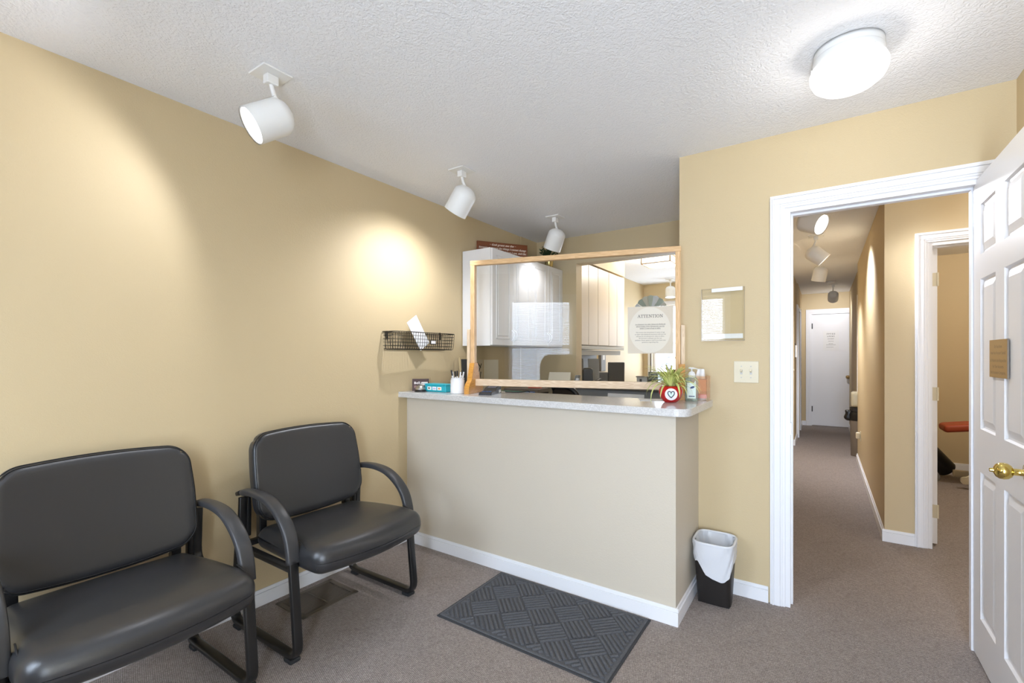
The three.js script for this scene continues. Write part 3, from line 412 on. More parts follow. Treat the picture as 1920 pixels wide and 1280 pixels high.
// teal card box
{ const t = thing('teal_box', 'teal plastic box with three small payment stickers on its front', 'box', [-2.19, CT, -2.355], 0.02);
  obj('body', box(-0.095, 0.095, 0, 0.048, -0.045, 0.045, 0.008), M.teal, t); obj('lid', box(-0.098, 0.098, 0.046, 0.056, -0.048, 0.048, 0.005), M.teal, t);
  const marks = [x => { x.fillStyle = '#1d3a2c'; x.fillRect(14, 18, 50, 26); x.fillStyle = '#caa43a'; x.fillRect(46, 18, 30, 13); }, x => { x.fillStyle = '#b9c0e0'; x.fillRect(10, 14, 76, 36); }, x => { x.fillStyle = '#d66a4a'; x.beginPath(); x.arc(38, 32, 18, 0, 7); x.fill(); x.fillStyle = '#e8b56a'; x.beginPath(); x.arc(60, 32, 18, 0, 7); x.fill(); }];
  marks.forEach((f, i) => { const tx = canvasTex(96, 64, (x, w, h) => { x.fillStyle = '#f4f4f2'; x.fillRect(0, 0, w, h); f(x); }); obj('sticker', cbox(0.036, 0.022, 0.001, -0.05 + i * 0.045, 0.025, 0.0457), std(0xffffff, 0.4, { map: tx }), t); }); }
// pen cup
{ const t = thing('pen_cup', 'white cup holding black-capped white pens beside the amber foot', 'cup', [-1.988, CT, -2.31]);
  const tex = canvasTex(512, 256, (x, w, h) => { x.fillStyle = '#f1f1f3'; x.fillRect(0, 0, w, h); x.fillStyle = '#30333c'; x.fillRect(400, 70, 90, 60); x.fillStyle = '#5a5d66'; x.fillRect(400, 150, 80, 9); x.fillRect(400, 172, 60, 7); });
  const cup = lathe([[0.0001, 0], [0.043, 0], [0.046, 0.004], [0.046, 0.086], [0.042, 0.094], [0.046, 0.102], [0.043, 0.102], [0.042, 0.006], [0.0001, 0.006]], 36); cup.rotateY(-2.6); obj('cup', cup, std(0xffffff, 0.3, { map: tex }), t);
  for (let i = 0; i < 7; i++) { const a = i * 0.9 + 0.4, r = 0.02; const A = V(Math.cos(a) * 0.018, 0.01, Math.sin(a) * 0.018), B = V(Math.cos(a) * (r + 0.022), 0.135 + (i % 3) * 0.006, Math.sin(a) * (r + 0.018)); const pen = tag(obj('pen', [rod(A.clone().add(t.position), B.clone().add(t.position), 0.0045, 8)], M.white), 'white pen with black cap in the cup on the counter', 'pen', 'pens in the cup'); const d = B.clone().sub(A).normalize(); obj('cap', rod(B.clone().addScaledVector(d, -0.03).add(t.position), B.clone().addScaledVector(d, 0.006).add(t.position), 0.0052, 8), i % 3 ? M.blackPlastic : M.white, pen); } }
// card terminal
{ const t = thing('card_terminal', 'black card payment terminal lying on the counter', 'terminal', [-1.785, CT, -2.395], 0.32); t.scale.y = 0.68;
  const side = [[0.1, 0], [0.1, 0.012], [0.085, 0.024], [0.02, 0.03], [-0.02, 0.055], [-0.1, 0.068], [-0.105, 0.05], [-0.105, 0]]; const b = extr(side, 0.078, 0.003); b.translate(0, 0, -0.039); b.rotateY(-Math.PI / 2); obj('body', b, M.blackPlastic, t);
  const tx = canvasTex(128, 96, (x, w, h) => { x.fillStyle = '#b9b6c8'; x.fillRect(0, 0, w, h); x.fillStyle = '#5c5870'; x.fillRect(16, 20, 70, 10); x.fillRect(16, 44, 96, 8); x.fillRect(16, 64, 50, 8); });
  const ang = Math.atan2(0.013, 0.08); obj('screen', cbox(0.056, 0.002, 0.045, 0, 0.0645, -0.052, ang, 0, 0), std(0xffffff, 0.3, { map: tx }), t); obj('screen_bezel', cbox(0.072, 0.002, 0.074, 0, 0.0625, -0.06, ang, 0, 0), M.darkGrey, t);
  for (let r = 0; r < 4; r++) for (let c = 0; c < 3; c++) obj('key', cbox(0.018, 0.004, 0.011, -0.022 + c * 0.022, 0.031 + (r === 0 ? 0.004 : 0), 0.022 + r * 0.016, 0.1, 0, 0, 0.002), r === 3 ? M.blue : M.darkGrey, t);
  obj('side_label', cbox(0.002, 0.026, 0.042, 0.0425, 0.022, -0.075), M.paper, t);
  tag(obj('terminal_cable', tube([V(-1.76, CT + 0.006, -2.53), V(-1.72, CT + 0.003, -2.57), V(-1.68, CT + 0.003, -2.6), V(-1.65, CT + 0.006, -2.652), V(-1.645, CT - 0.02, -2.67), V(-1.64, 0.8, -2.67)], 0.003, 40, 6), M.blackPlastic), 'thin black cable running behind the payment terminal', 'cable'); }
// spider plant in a red apple pot
{ const t = thing('spider_plant', 'yellow-green spider plant in a round red apple pot with heart badge', 'plant', [-0.674, CT, -2.515]);
  const pot = obj('pot', lathe([[0.0001, 0], [0.03, 0], [0.034, 0.002], [0.05, 0.02], [0.06, 0.045], [0.062, 0.062], [0.055, 0.08], [0.042, 0.088], [0.036, 0.084], [0.04, 0.076], [0.0001, 0.07]], 40), M.red, t);
  const tx = canvasTex(256, 256, (x, w, h) => { x.fillStyle = '#efeaf4'; x.fillRect(0, 0, w, h); x.strokeStyle = '#2a2d3c'; x.fillStyle = '#d6efe8'; x.lineWidth = 22; x.beginPath(); x.moveTo(128, 200); x.bezierCurveTo(40, 130, 50, 60, 96, 66); x.bezierCurveTo(118, 70, 126, 88, 128, 96); x.bezierCurveTo(130, 88, 138, 70, 160, 66); x.bezierCurveTo(206, 60, 216, 130, 128, 200); x.closePath(); x.fill(); x.stroke(); });
  const badge = cyl(0.031, 0.031, 0.004, 0, 0, 0, 0, 0, 0, 36); badge.rotateX(Math.PI / 2); const bp = badge.attributes.position, bu = new Float32Array(bp.count * 2); for (let i = 0; i < bp.count; i++) { bu[2 * i] = 0.5 + bp.getX(i) / 0.062; bu[2 * i + 1] = 0.5 + bp.getY(i) / 0.062; } badge.setAttribute('uv', new THREE.BufferAttribute(bu, 2)); badge.rotateX(0.06); badge.translate(0, 0.046, 0.061); badge.rotateY(0.3); obj('heart_badge', badge, std(0xffffff, 0.4, { map: tx }), pot);
  obj('soil', cyl(0.037, 0.037, 0.004, 0, 0.076, 0), M.soil, t);
  const leafMat = std(0xffffff, 0.5, { vertexColors: true, side: THREE.DoubleSide });
  for (let i = 0; i < 96; i++) {
    const az = i * 2.399 + rr(-0.3, 0.3), steep = Math.sqrt(rr(0, 1)), len = rr(0.1, 0.215), w0 = rr(0.0045, 0.0075), up0 = 0.5 + steep * 1.05, n = 9, P = [], col = [], idx = []; let p = V(Math.cos(az) * 0.014, 0.078, Math.sin(az) * 0.014), a = up0; const curl = rr(0.9, 2.6) * (1.25 - steep * 0.5);
    for (let k = 0; k <= n; k++) { const s = k / n, w = w0 * Math.sin(Math.min(1, s * 1.2 + 0.25) * Math.PI * 0.62) * (1 - s ** 3) + 0.0003, tx2 = -Math.sin(az), tz = Math.cos(az); for (const e of [-1, 0, 1]) { P.push(p.x + tx2 * w * e, p.y + (e ? w * 0.35 : 0), p.z + tz * w * e); const y = e ? [0.86, 0.82, 0.36] : [0.46, 0.58, 0.12]; const v = 0.85 + 0.3 * ((i * 7) % 5) / 5; col.push(y[0] * v, y[1] * v, y[2] * v); } const st = len / n; if (p.y < 0.02 && a < 0) a = 0; p = p.clone().add(V(Math.cos(az) * Math.cos(a) * st, Math.sin(a) * st, Math.sin(az) * Math.cos(a) * st)); a -= curl / n; }
    for (let k = 0; k < n; k++) for (const e of [0, 1]) { const b = k * 3 + e; idx.push(b, b + 1, b + 3, b + 1, b + 4, b + 3); }
    const g = new THREE.BufferGeometry(); g.setAttribute('position', new THREE.Float32BufferAttribute(P, 3)); g.setAttribute('color', new THREE.Float32BufferAttribute(col, 3)); g.setIndex(idx); g.computeVertexNormals(); obj('leaf', g, leafMat, t);
  } }
// hand sanitizer
{ const t = thing('sanitizer_bottle', 'clear pump bottle of pale green hand gel', 'bottle', [-0.595, CT, -2.64], 0.1);
  obj('bottle', roundedGrid(0.068, 0.135, 0.042, 0.014, 12, 20, 8, v => { if (v.y > 0.045) { const f = 1 - (v.y - 0.045) * 26 * 0.5; v.x *= Math.max(0.4, f); v.z *= Math.max(0.55, f); } v.y += 0.0675; }), M.gel, t);
  const tx = canvasTex(128, 192, (x, w, h) => { x.fillStyle = '#e2f2ea'; x.fillRect(0, 0, w, h); x.fillStyle = '#3c4c74'; x.beginPath(); x.ellipse(76, 56, 34, 13, -0.25, 0, 7); x.fill(); x.fillStyle = '#4a5a7a'; x.fillRect(20, 160, 90, 12); });
  obj('label', cbox(0.044, 0.085, 0.0008, 0.002, 0.058, 0.0216), std(0xffffff, 0.5, { map: tx }), t);
  obj('pump_collar', lathe([[0.0001, 0.128], [0.019, 0.128], [0.019, 0.146], [0.014, 0.158], [0.006, 0.162], [0.0001, 0.162]], 24), M.white, t); obj('pump_stem', cyl(0.004, 0.004, 0.02, 0, 0.168, 0), M.white, t); obj('nozzle', [cbox(0.03, 0.009, 0.014, -0.002, 0.18, 0, 0, 0, -0.05, 0.004), cbox(0.024, 0.006, 0.008, 0.02, 0.177, 0, 0, 0, -0.25, 0.003)], M.white, t); }
// acrylic tissue holder
{ const t = thing('tissue_box', 'clear acrylic tissue holder with red print and a white tissue', 'tissue box', [-0.565, CT, -2.7]);
  obj('holder', [box(-0.04, 0.045, 0, 0.135, 0.045, 0.047), box(-0.04, 0.045, 0, 0.135, -0.047, -0.045), box(0.043, 0.045, 0, 0.135, -0.045, 0.045), box(-0.04, -0.038, 0, 0.135, -0.045, 0.045)], phy(C(250, 236, 220), 0.03, { transmission: 0.9, thickness: 0 }), t);
  const tx = canvasTex(96, 128, (x, w, h) => { x.fillStyle = '#e3b58f'; x.fillRect(0, 0, w, h); x.fillStyle = '#c9a07c'; x.fillRect(0, 70, w, 20); x.fillStyle = '#cc4c34'; x.fillRect(0, 88, w, 26); x.fillStyle = '#6c5a4c'; x.fillRect(0, 114, w, 14); });
  obj('carton', box(-0.036, 0.041, 0.002, 0.118, -0.042, 0.042, 0.002), std(0xffffff, 0.6, { map: tx }), t);
  obj('tissue', roundedGrid(0.055, 0.06, 0.012, 0.005, 10, 10, 2, v => { v.x *= 1 - (v.y + 0.03) * 6; v.z += Math.sin(v.x * 160) * 0.006; v.x += (v.y + 0.03) * 0.1; v.y += 0.145; }), M.paper, t); }

// ---------------------------------------------------------------- on the walls
// wire basket
{ const t = thing('wire_basket', 'dark wire wall basket with blank label holder above the counter', 'basket', [-2.418, 0, 0]);
  const z0 = -2.64, z1 = -2.05, D = 0.135, yT = 1.452, yB = 1.338, w = 0.0016, geos = [];
  const loop = (y, ins, r) => { const a = ins; return tube([V(0.004, y, z0 + a), V(D * 0.6, y, z0 + a), V(D - a - 0.03, y, z0 + a), V(D - a, y, z0 + a + 0.03), V(D - a, y, (z0 + z1) / 2), V(D - a, y, z1 - a - 0.03), V(D - a - 0.03, y, z1 - a), V(D * 0.6, y, z1 - a), V(0.004, y, z1 - a)], r, 80, 6); };
  obj('rim', [loop(yT, 0, 0.0032), rod(V(0.004, yT, z0), V(0.004, yT, z1), 0.003, 6)], M.bronzeWire, t);
  obj('bottom_wire', [loop(yB, 0.012, 0.0026), rod(V(0.004, yB, z0 + 0.012), V(0.004, yB, z1 - 0.012), 0.0026, 6)], M.bronzeWire, t);
  for (const y of [1.36, 1.383, 1.406, 1.429]) obj('cross_wire', [loop(y, 0.012 * (yT - y) / (yT - yB), w), rod(V(0.004, y, z0 + 0.004), V(0.004, y, z1 - 0.004), w, 5)], M.bronzeWire, t);
  for (let i = 0; i <= 25; i++) { const z = z0 + 0.025 + i * (z1 - z0 - 0.05) / 25; geos.push(tube([V(D, yT, z), V(D - 0.008, yB + 0.02, z), V(D - 0.016, yB, z), V(D * 0.5, yB - 0.001, z), V(0.006, yB, z), V(0.004, yB + 0.03, z), V(0.004, yT, z)], w, 24, 5)); }
  for (const z of [z0, z1]) for (let i = 1; i < 5; i++) geos.push(rod(V(0.004 + i * 0.022, yT, z), V(0.004 + i * 0.021, yB, z + (z === z0 ? 0.012 : -0.012)), w, 5));
  geos.forEach(g => obj('upright_wire', g, M.bronzeWire, t));
  obj('label_holder', [box(D - 0.002, D + 0.003, 1.372, 1.402, -2.42, -2.36, 0.002)], M.bronzeWire, t); obj('blank_label', box(D + 0.0025, D + 0.0042, 1.377, 1.397, -2.412, -2.368), M.paper, t);
  for (const z of [-2.09, -2.46]) obj('hook', [place(lathe([[0.0001, 0.004], [0.009, 0.003], [0.011, 0], [0.0001, 0]], 18), z === -2.09 ? 0.004 : D, 1.448, z, 0, 0, -Math.PI / 2), box((z === -2.09 ? 0.002 : D - 0.002), (z === -2.09 ? 0.008 : D + 0.004), 1.405, 1.45, z - 0.008, z + 0.008, 0.003)], M.bronzeWire, t);
  // brochure standing in it: a white sheet leaning across, and a second behind
  tag(obj('brochure', cbox(0.003, 0.23, 0.105, -2.352, 1.452, -2.315, 0.6, 0, 0), M.paper), 'white folded brochure leaning in the wire basket', 'brochure'); }
// acrylic sign holder
{ const t = thing('sign_holder', 'empty clear acrylic sign holder with two white adhesive strips', 'sign holder', [-0.457, 1.52, -2.758]);
  obj('back_sheet', place(plain(new THREE.PlaneGeometry(0.218, 0.288)), 0, 0, 0.004), M.acrylic, t); obj('front_sheet', place(plain(new THREE.PlaneGeometry(0.214, 0.27)), 0, -0.008, 0.012), M.acrylic, t);
  obj('edge_bead', [box(-0.11, -0.107, -0.144, 0.144, 0.003, 0.012), box(-0.11, 0.109, -0.146, -0.142, 0.003, 0.014), box(0.107, 0.109, -0.144, 0.144, 0.003, 0.012), box(-0.11, 0.109, 0.142, 0.144, 0.003, 0.008)], phy(C(226, 216, 196), 0.1, { transmission: 0.6, thickness: 0 }), t);
  obj('adhesive_strip', cbox(0.155, 0.02, 0.0015, 0.022, 0.134, 0.0145, 0, 0, 0.012), M.white, t); obj('adhesive_strip', cbox(0.196, 0.026, 0.0015, 0.002, -0.12, 0.0025), M.white, t); }
{ const t = thing('light_switch', 'ivory double light switch plate beside the door frame', 'light switch', [-0.342, 1.205, -2.76]);
  obj('plate', box(-0.06, 0.06, -0.058, 0.058, 0, 0.006, 0.004), M.bone, t);
  for (const x of [-0.023, 0.023]) { obj('toggle_slot', box(x - 0.0055, x + 0.0055, -0.013, 0.013, 0.005, 0.0068), M.lightGrey, t); obj('toggle', cbox(0.009, 0.012, 0.018, x, 0.006, 0.012, -0.5, 0, 0, 0.002), M.bone, t); for (const y of [-0.03, 0.03]) obj('screw', cyl(0.003, 0.003, 0.002, x, y, 0.0065, Math.PI / 2), M.lightGrey, t); } }
{ const tx = canvasTex(640, 440, (x, w, h) => { const g = x.createLinearGradient(0, 0, w, 0); x.fillStyle = '#a98a57'; x.fillRect(0, 0, w, h); x.textAlign = 'center'; x.fillStyle = '#3a2a16'; x.font = '46px sans-serif'; ['Do You Know', 'How Your Account Stands?', 'All Patients Are Responsible', 'For Their Accounts-', 'Not Insurance Companies.'].forEach((s, i) => x.fillText(s, w / 2, [96, 170, 258, 328, 398][i], w - 40)); });
  const m = obj('plaque', box(0, 0.001, 0, 0.001, 0, 0.001), M.brassPlate); m.geometry = new THREE.BoxGeometry(0.21, 0.142, 0.005); m.material = [M.taupe, M.taupe, M.taupe, M.taupe, std(0xffffff, 0.32, { map: tx, metalness: 0.35 }), M.taupe]; m.position.set(0.542, 1.281, -2.432); m.rotation.y = -Math.PI / 2; tag(m, 'brass engraved plaque fixed across the white panel door', 'plaque'); }
{ const t = thing('wastebasket', 'small dark brown wastebasket with a white plastic liner', 'wastebasket', [-0.472, 0, -2.615], 0.02);
  const lo = [0.08, 0.055], hi = [0.098, 0.105], hgt = 0.325;
  const shell = (inset, y0, y1, out, wrinkle = 0) => roundedGrid(1, 1, 1, 0.3, 30, 16, 30, v => { const y = y0 + (v.y + 0.5) * (y1 - y0), f = y / hgt, a = (lo[0] + (hi[0] - lo[0]) * f - inset) * 2, b = (lo[1] + 0.03 + (hi[1] - lo[1] - 0.03) * f - inset) * 2; const w = wrinkle * (Math.sin(v.x * 31 + v.y * 9) * Math.sin(v.z * 27 - v.y * 7)); v.x *= a + w; v.z *= b + w; v.y = y; });
  const wall = (geo, a, b) => geo;
  const side = (inset0, y0, y1, mat, name, hem, wr) => { const n = 72, m = 14, pos = [], at = (i, j) => { const an = i / n * Math.PI * 2, c = Math.cos(an), s = Math.sin(an), e = 0.45, sx = Math.sign(c) * Math.abs(c) ** e, sz = Math.sign(s) * Math.abs(s) ** e; const yb = hem ? hem(an) : y0, y = yb + (y1 - yb) * j / m, f = y / hgt, w = wr ? wr * (Math.sin(an * 9 + j * 0.7) * 0.5 + Math.sin(an * 17 - j * 1.3) * 0.5) : 0; return [sx * (lo[0] + (hi[0] - lo[0]) * f - inset0 + w), y, sz * (lo[1] + (hi[1] - lo[1]) * f - inset0 + w)]; };
    for (let i = 0; i < n; i++) for (let j = 0; j < m; j++) { const A = at(i, j), B = at(i + 1, j), Cc = at(i + 1, j + 1), D = at(i, j + 1); pos.push(...A, ...D, ...B, ...B, ...D, ...Cc); }
    const g = new THREE.BufferGeometry(); g.setAttribute('position', new THREE.Float32BufferAttribute(pos, 3)); g.setAttribute('uv', new THREE.Float32BufferAttribute(new Float32Array(pos.length / 3 * 2), 2)); g.computeVertexNormals(); return obj(name, smooth(g), mat, t); };
  side(0, 0.004, hgt, M.binBlack, 'outer_wall'); side(0.003, 0.006, hgt, M.binBlack, 'inner_wall'); obj('bottom', box(-0.076, 0.076, 0.001, 0.006, -0.05, 0.05, 0.003), M.binBlack, t);
  side(-0.004, 0.2, hgt + 0.004, M.bag, 'liner_overhang', an => { const d = Math.atan2(Math.sin(an - 1.25), Math.cos(an - 1.25)); return 0.235 - 0.1 * Math.exp(-d * d * 2.6) + 0.01 * Math.sin(an * 7); }, 0.0022);
  side(0.009, 0.06, hgt + 0.004, M.bag, 'liner_inside', null, 0.006);
  const rim = []; for (let i = 0; i < 72; i++) { const an = i / 72 * Math.PI * 2, c = Math.cos(an), s = Math.sin(an), e = 0.45; rim.push(V(Math.sign(c) * Math.abs(c) ** e * (hi[0] - 0.002), hgt + 0.003, Math.sign(s) * Math.abs(s) ** e * (hi[1] - 0.002))); } obj('rim', tube(rim, 0.0065, 144, 8, true), M.bag, t); }

// ---------------------------------------------------------------- reception
function raisedDoor(x, z0, z1, y0, y1, mat, parent, handleZ, handleMat, raise = true) {   // cabinet door facing +x
  const a = Math.min(z0, z1) + 0.002, b = Math.max(z0, z1) - 0.002, d = obj('door', box(x, x + 0.018, y0, y1, a, b, 0.003), mat, parent);
  if (raise) { const r = 0.05; obj('panel_moulding', [box(x + 0.017, x + 0.0225, y0 + r, y0 + r + 0.012, a + r, b - r, 0.002), box(x + 0.017, x + 0.0225, y1 - r - 0.012, y1 - r, a + r, b - r, 0.002), box(x + 0.017, x + 0.0225, y0 + r, y1 - r, a + r, a + r + 0.012, 0.002), box(x + 0.017, x + 0.0225, y0 + r, y1 - r, b - r - 0.012, b - r, 0.002)], mat, d); obj('raised_panel', box(x + 0.017, x + 0.022, y0 + r + 0.026, y1 - r - 0.026, a + r + 0.026, b - r - 0.026, 0.002), mat, d); }
  if (handleZ !== undefined) obj('handle', tube([V(x + 0.018, y0 + 0.04, handleZ), V(x + 0.042, y0 + 0.06, handleZ + 0.004), V(x + 0.042, y0 + 0.1, handleZ - 0.004), V(x + 0.018, y0 + 0.125, handleZ)], 0.0045, 20, 8), handleMat, d);
  return d;
}
{ const zs = [-2.866, -3.157, -3.452, -3.742, -4.028];
  for (let k = 0; k < 2; k++) { const t = thing('wall_cabinet', k ? 'white two-door wall cabinet against the reception back wall' : 'white two-door wall cabinet with exposed end panel above the counter', 'cabinet', [0, 0, 0], 0, undefined);
    const a = zs[2 * k], m = zs[2 * k + 1], b = zs[2 * k + 2]; obj('body', box(-2.412, -2.135, 1.372, 2.132, a, b), M.cabinet, t);
    raisedDoor(-2.134, a, m, 1.376, 2.128, M.cabinet, t, m + 0.02, M.white); raisedDoor(-2.134, m, b, 1.376, 2.128, M.cabinet, t, m - 0.02, M.white); } }
{ const tx = canvasTex(1024, 300, (x, w, h) => { x.fillStyle = '#7a4220'; x.fillRect(0, 0, w, h); for (let i = 0; i < 60; i++) { x.fillStyle = i % 2 ? 'rgba(60,26,10,0.25)' : 'rgba(190,110,60,0.2)'; x.fillRect(0, (i * 53) % h, w, 2 + (i * 7) % 5); } x.fillStyle = '#f6ece0'; x.textAlign = 'center'; x.font = 'italic bold 52px serif'; x.fillText('~ God grant me the ~', w / 2, 72); x.fillText('Serenity to accept the things I cannot change', w / 2, 140, w - 60); x.fillText('Courage to change the things I can, and the', w / 2, 208, w - 60); x.fillText('Wisdom to know the difference', w / 2, 276, w - 90); });
  const m = obj('serenity_sign', box(0, 1, 0, 1, 0, 1), M.rust); m.geometry = new THREE.BoxGeometry(0.46, 0.125, 0.014); m.material = [M.rust, M.rust, M.rust, M.rust, std(0xffffff, 0.35, { map: tx }), M.rust]; m.position.set(-2.278, 2.1945, -3.235); m.rotation.y = 0.985; tag(m, 'long brown wooden prayer sign on top of the wall cabinets', 'sign'); }
{ const t = thing('potted_greenery', 'small bushy green plant in a gold pot on the wall cabinets', 'plant', [-2.18, 2.132, -3.87]); obj('pot', lathe([[0.0001, 0], [0.036, 0], [0.045, 0.1], [0.041, 0.1], [0.038, 0.09], [0.0001, 0.09]], 28), M.gold, t);
  const stems = [], leaves = []; for (let i = 0; i < 22; i++) { const a = rr(0, 6.28), e = rr(0.5, 1.45), L = rr(0.07, 0.13), tip = V(Math.cos(a) * Math.cos(e) * L, 0.09 + Math.sin(e) * L, Math.sin(a) * Math.cos(e) * L); stems.push(rod(V(0, 0.085, 0), tip, 0.0016, 4)); for (let k = 0; k < 9; k++) { const g = plain(new THREE.SphereGeometry(0.011, 6, 4)); g.scale(1, 0.22, 0.55); g.rotateZ(rr(-1, 1)); g.rotateY(rr(0, 6.28)); const p = V(0, 0.085, 0).lerp(tip, rr(0.45, 1.08)); g.translate(p.x + rr(-0.012, 0.012), p.y + rr(-0.008, 0.012), p.z + rr(-0.012, 0.012)); leaves.push(g); } } obj('stems', stems, M.leafDark, t); const lv = obj('foliage', leaves, M.leafDark, t); lv.userData.kind = 'stuff'; }
tag(obj('ornament_ball', ball(0.032, -2.2, 2.164, -3.58), M.clockTan), 'tan ornamental ball on the wall cabinets beside the sign', 'ornament');
// desk, papers and office chair behind the counter
{ const t = thing('reception_desk', 'grey work desk behind the reception counter', 'desk', [0, 0, 0]); obj('desktop', box(-2.41, -1.92, 0.72, 0.75, -3.88, -2.66, 0.004), M.midGrey, t); for (const [x, z] of [[-2.38, -2.7], [-1.95, -2.7], [-2.38, -3.84], [-1.95, -3.84]]) obj('leg', box(x - 0.025, x + 0.025, 0, 0.72, z - 0.025, z + 0.025), M.midGrey, t); }
tag(obj('pass_through_ledge', metreUV(merge([box(-2.41, -0.692, 0.99, 1.035, -4.028, -3.9, 0.004), box(-1.968, -0.692, 0.99, 1.035, -4.2, -4.03)])), M.taupe), 'taupe ledge running along the opening in the reception back wall', 'ledge');
tag(obj('ledge_apron', box(-1.96, -0.7, 0.78, 0.984, -4.028, -4.016), M.lightGrey), 'grey panel under the pass-through ledge', 'panel');
{ const t = thing('office_chair', 'dark mesh-back office chair pushed behind the counter', 'office chair', [-1.56, 0, -3.36], 2.55);
  const fr = []; const w = 0.2; const pts = []; for (let i = 0; i < 48; i++) { const a = i / 48 * Math.PI * 2, c = Math.cos(a), s = Math.sin(a), e = 0.4; pts.push(V(Math.sign(c) * Math.abs(c) ** e * w * (s > 0 ? 0.92 : 1), 0.845 + Math.sign(s) * Math.abs(s) ** e * 0.215, -0.2 + 0.03 * Math.cos(a * 2))); }
  obj('back_frame', tube(pts, 0.02, 96, 8, true), M.blackPlastic, t); obj('back_mesh', cbox(0.36, 0.39, 0.006, 0, 0.845, -0.2), M.mesh, t); obj('seat', box(-0.23, 0.23, 0.43, 0.5, -0.2, 0.26, 0.03), M.blackPlastic, t); obj('spine', box(-0.03, 0.03, 0.4, 0.7, -0.24, -0.2, 0.01), M.blackPlastic, t); obj('column', cyl(0.025, 0.025, 0.34, 0, 0.25, 0), M.blackPlastic, t);
  for (let k = 0; k < 5; k++) { const a = k * 1.2566; obj('base_arm', rod(V(0, 0.08, 0), V(Math.cos(a) * 0.27, 0.06, Math.sin(a) * 0.27), 0.017, 8), M.blackPlastic, t); obj('caster', cyl(0.028, 0.028, 0.03, Math.cos(a) * 0.27, 0.028, Math.sin(a) * 0.27, Math.PI / 2, a), M.blackPlastic, t); } }
{ const t = thing('desk_organizer', 'brown desk tray holding folders near the payment terminal', 'organizer', [-2.13, 0.75, -3.15]); for (const y of [0, 0.115, 0.229]) obj('shelf', box(-0.2, 0.2, y, y + 0.008, -0.27, 0.27), M.mesh, t); for (const z of [-0.27, 0.262]) obj('side', box(-0.2, 0.2, 0.008, 0.229, z, z + 0.008), M.mesh, t); obj('back', box(-0.2, -0.192, 0.008, 0.229, -0.262, 0.262), M.mesh, t); }
tag(obj('green_folder', cbox(0.28, 0.022, 0.2, -2.06, 0.999, -2.99, 0, 0.08, 0, 0.003), M.green), 'green folder lying on the brown desk tray', 'folder');
tag(obj('blue_binder', cbox(0.05, 0.024, 0.19, -1.88, 1.0, -2.99, 0, 0.08, 0, 0.003), M.blue), 'slim blue binder beside the green folder', 'binder');
tag(obj('brown_binder', cbox(0.32, 0.034, 0.2, -2.08, 1.005, -3.3, 0, 0.1, 0, 0.004), M.taupe), 'taupe binder behind the green folder', 'binder');
tag(obj('label_strip', cbox(0.11, 0.03, 0.05, -1.99, 1.038, -3.3, 0, 0.3, 0, 0.002), std(C(206, 110, 86), 0.6)), 'small salmon red box on the taupe binder', 'box');
{ const t = thing('paper_rack', 'white letter papers propped behind the countertop', 'papers', [-1.2, 0, -3.2], 0.02); obj('stand', [box(-0.0, 0.3, 0.72, 0.75, -0.3, 0.06), box(0.01, 0.05, 0, 0.72, -0.28, -0.24), box(0.25, 0.29, 0, 0.72, -0.28, -0.24), box(0.01, 0.05, 0, 0.72, 0, 0.04), box(0.25, 0.29, 0, 0.72, 0, 0.04)], M.midGrey, t); obj('holder', box(-0.0, 0.28, 0.75, 0.9, -0.08, -0.02), M.darkGrey, t); obj('sheet', cbox(0.27, 0.25, 0.002, 0.02, 0.893, 0.0, -0.15), M.paper, t); obj('sheet', cbox(0.26, 0.22, 0.002, 0.14, 0.872, 0.03, -0.15, 0, -0.03), M.paper, t); }
tag(obj('loose_paper', cbox(0.16, 0.002, 0.12, -0.78, CT + 0.001, -2.575, 0, 0.4), M.paper), 'loose white paper on the countertop beside the red pot', 'paper');
tag(obj('wall_paper_sheet', box(-2.4195, -2.418, 0.965, 1.258, -3.369, -3.156), M.cream), 'cream paper sheet pinned to the wall under the cabinets', 'paper');
{ const tx = canvasTex(128, 256, (x, w, h) => { x.fillStyle = '#cfc4ae'; x.fillRect(0, 0, w, h); x.strokeStyle = '#2a2622'; x.lineWidth = 12; x.beginPath(); x.moveTo(30, 30); x.lineTo(90, 80); x.moveTo(100, 40); x.lineTo(40, 140); x.moveTo(90, 120); x.lineTo(70, 200); x.stroke(); }); const m = obj('wall_poster', box(0, 1, 0, 1, 0, 1), M.cream); m.geometry = new THREE.BoxGeometry(0.1, 0.22, 0.002); m.material = [M.cream, M.cream, M.cream, M.cream, std(0xffffff, 0.7, { map: tx }), M.cream]; m.position.set(-2.417, 1.15, -3.09); m.rotation.y = Math.PI / 2; tag(m, 'narrow card with black leaf print on the wall under the cabinets', 'card'); }
{ const t = thing('photo_frame', 'dark picture in a pale frame leaning on the wall beside the screen foot', 'picture frame', [-2.36, 0.75, -2.87]); obj('frame', [cbox(0.012, 0.53, 0.17, 0, 0.265, 0, 0, 0, 0.08, 0.002)], M.clockTan, t); obj('picture', cbox(0.003, 0.5, 0.14, 0.0075, 0.266, 0, 0, 0, 0.08), M.darkGrey, t); }
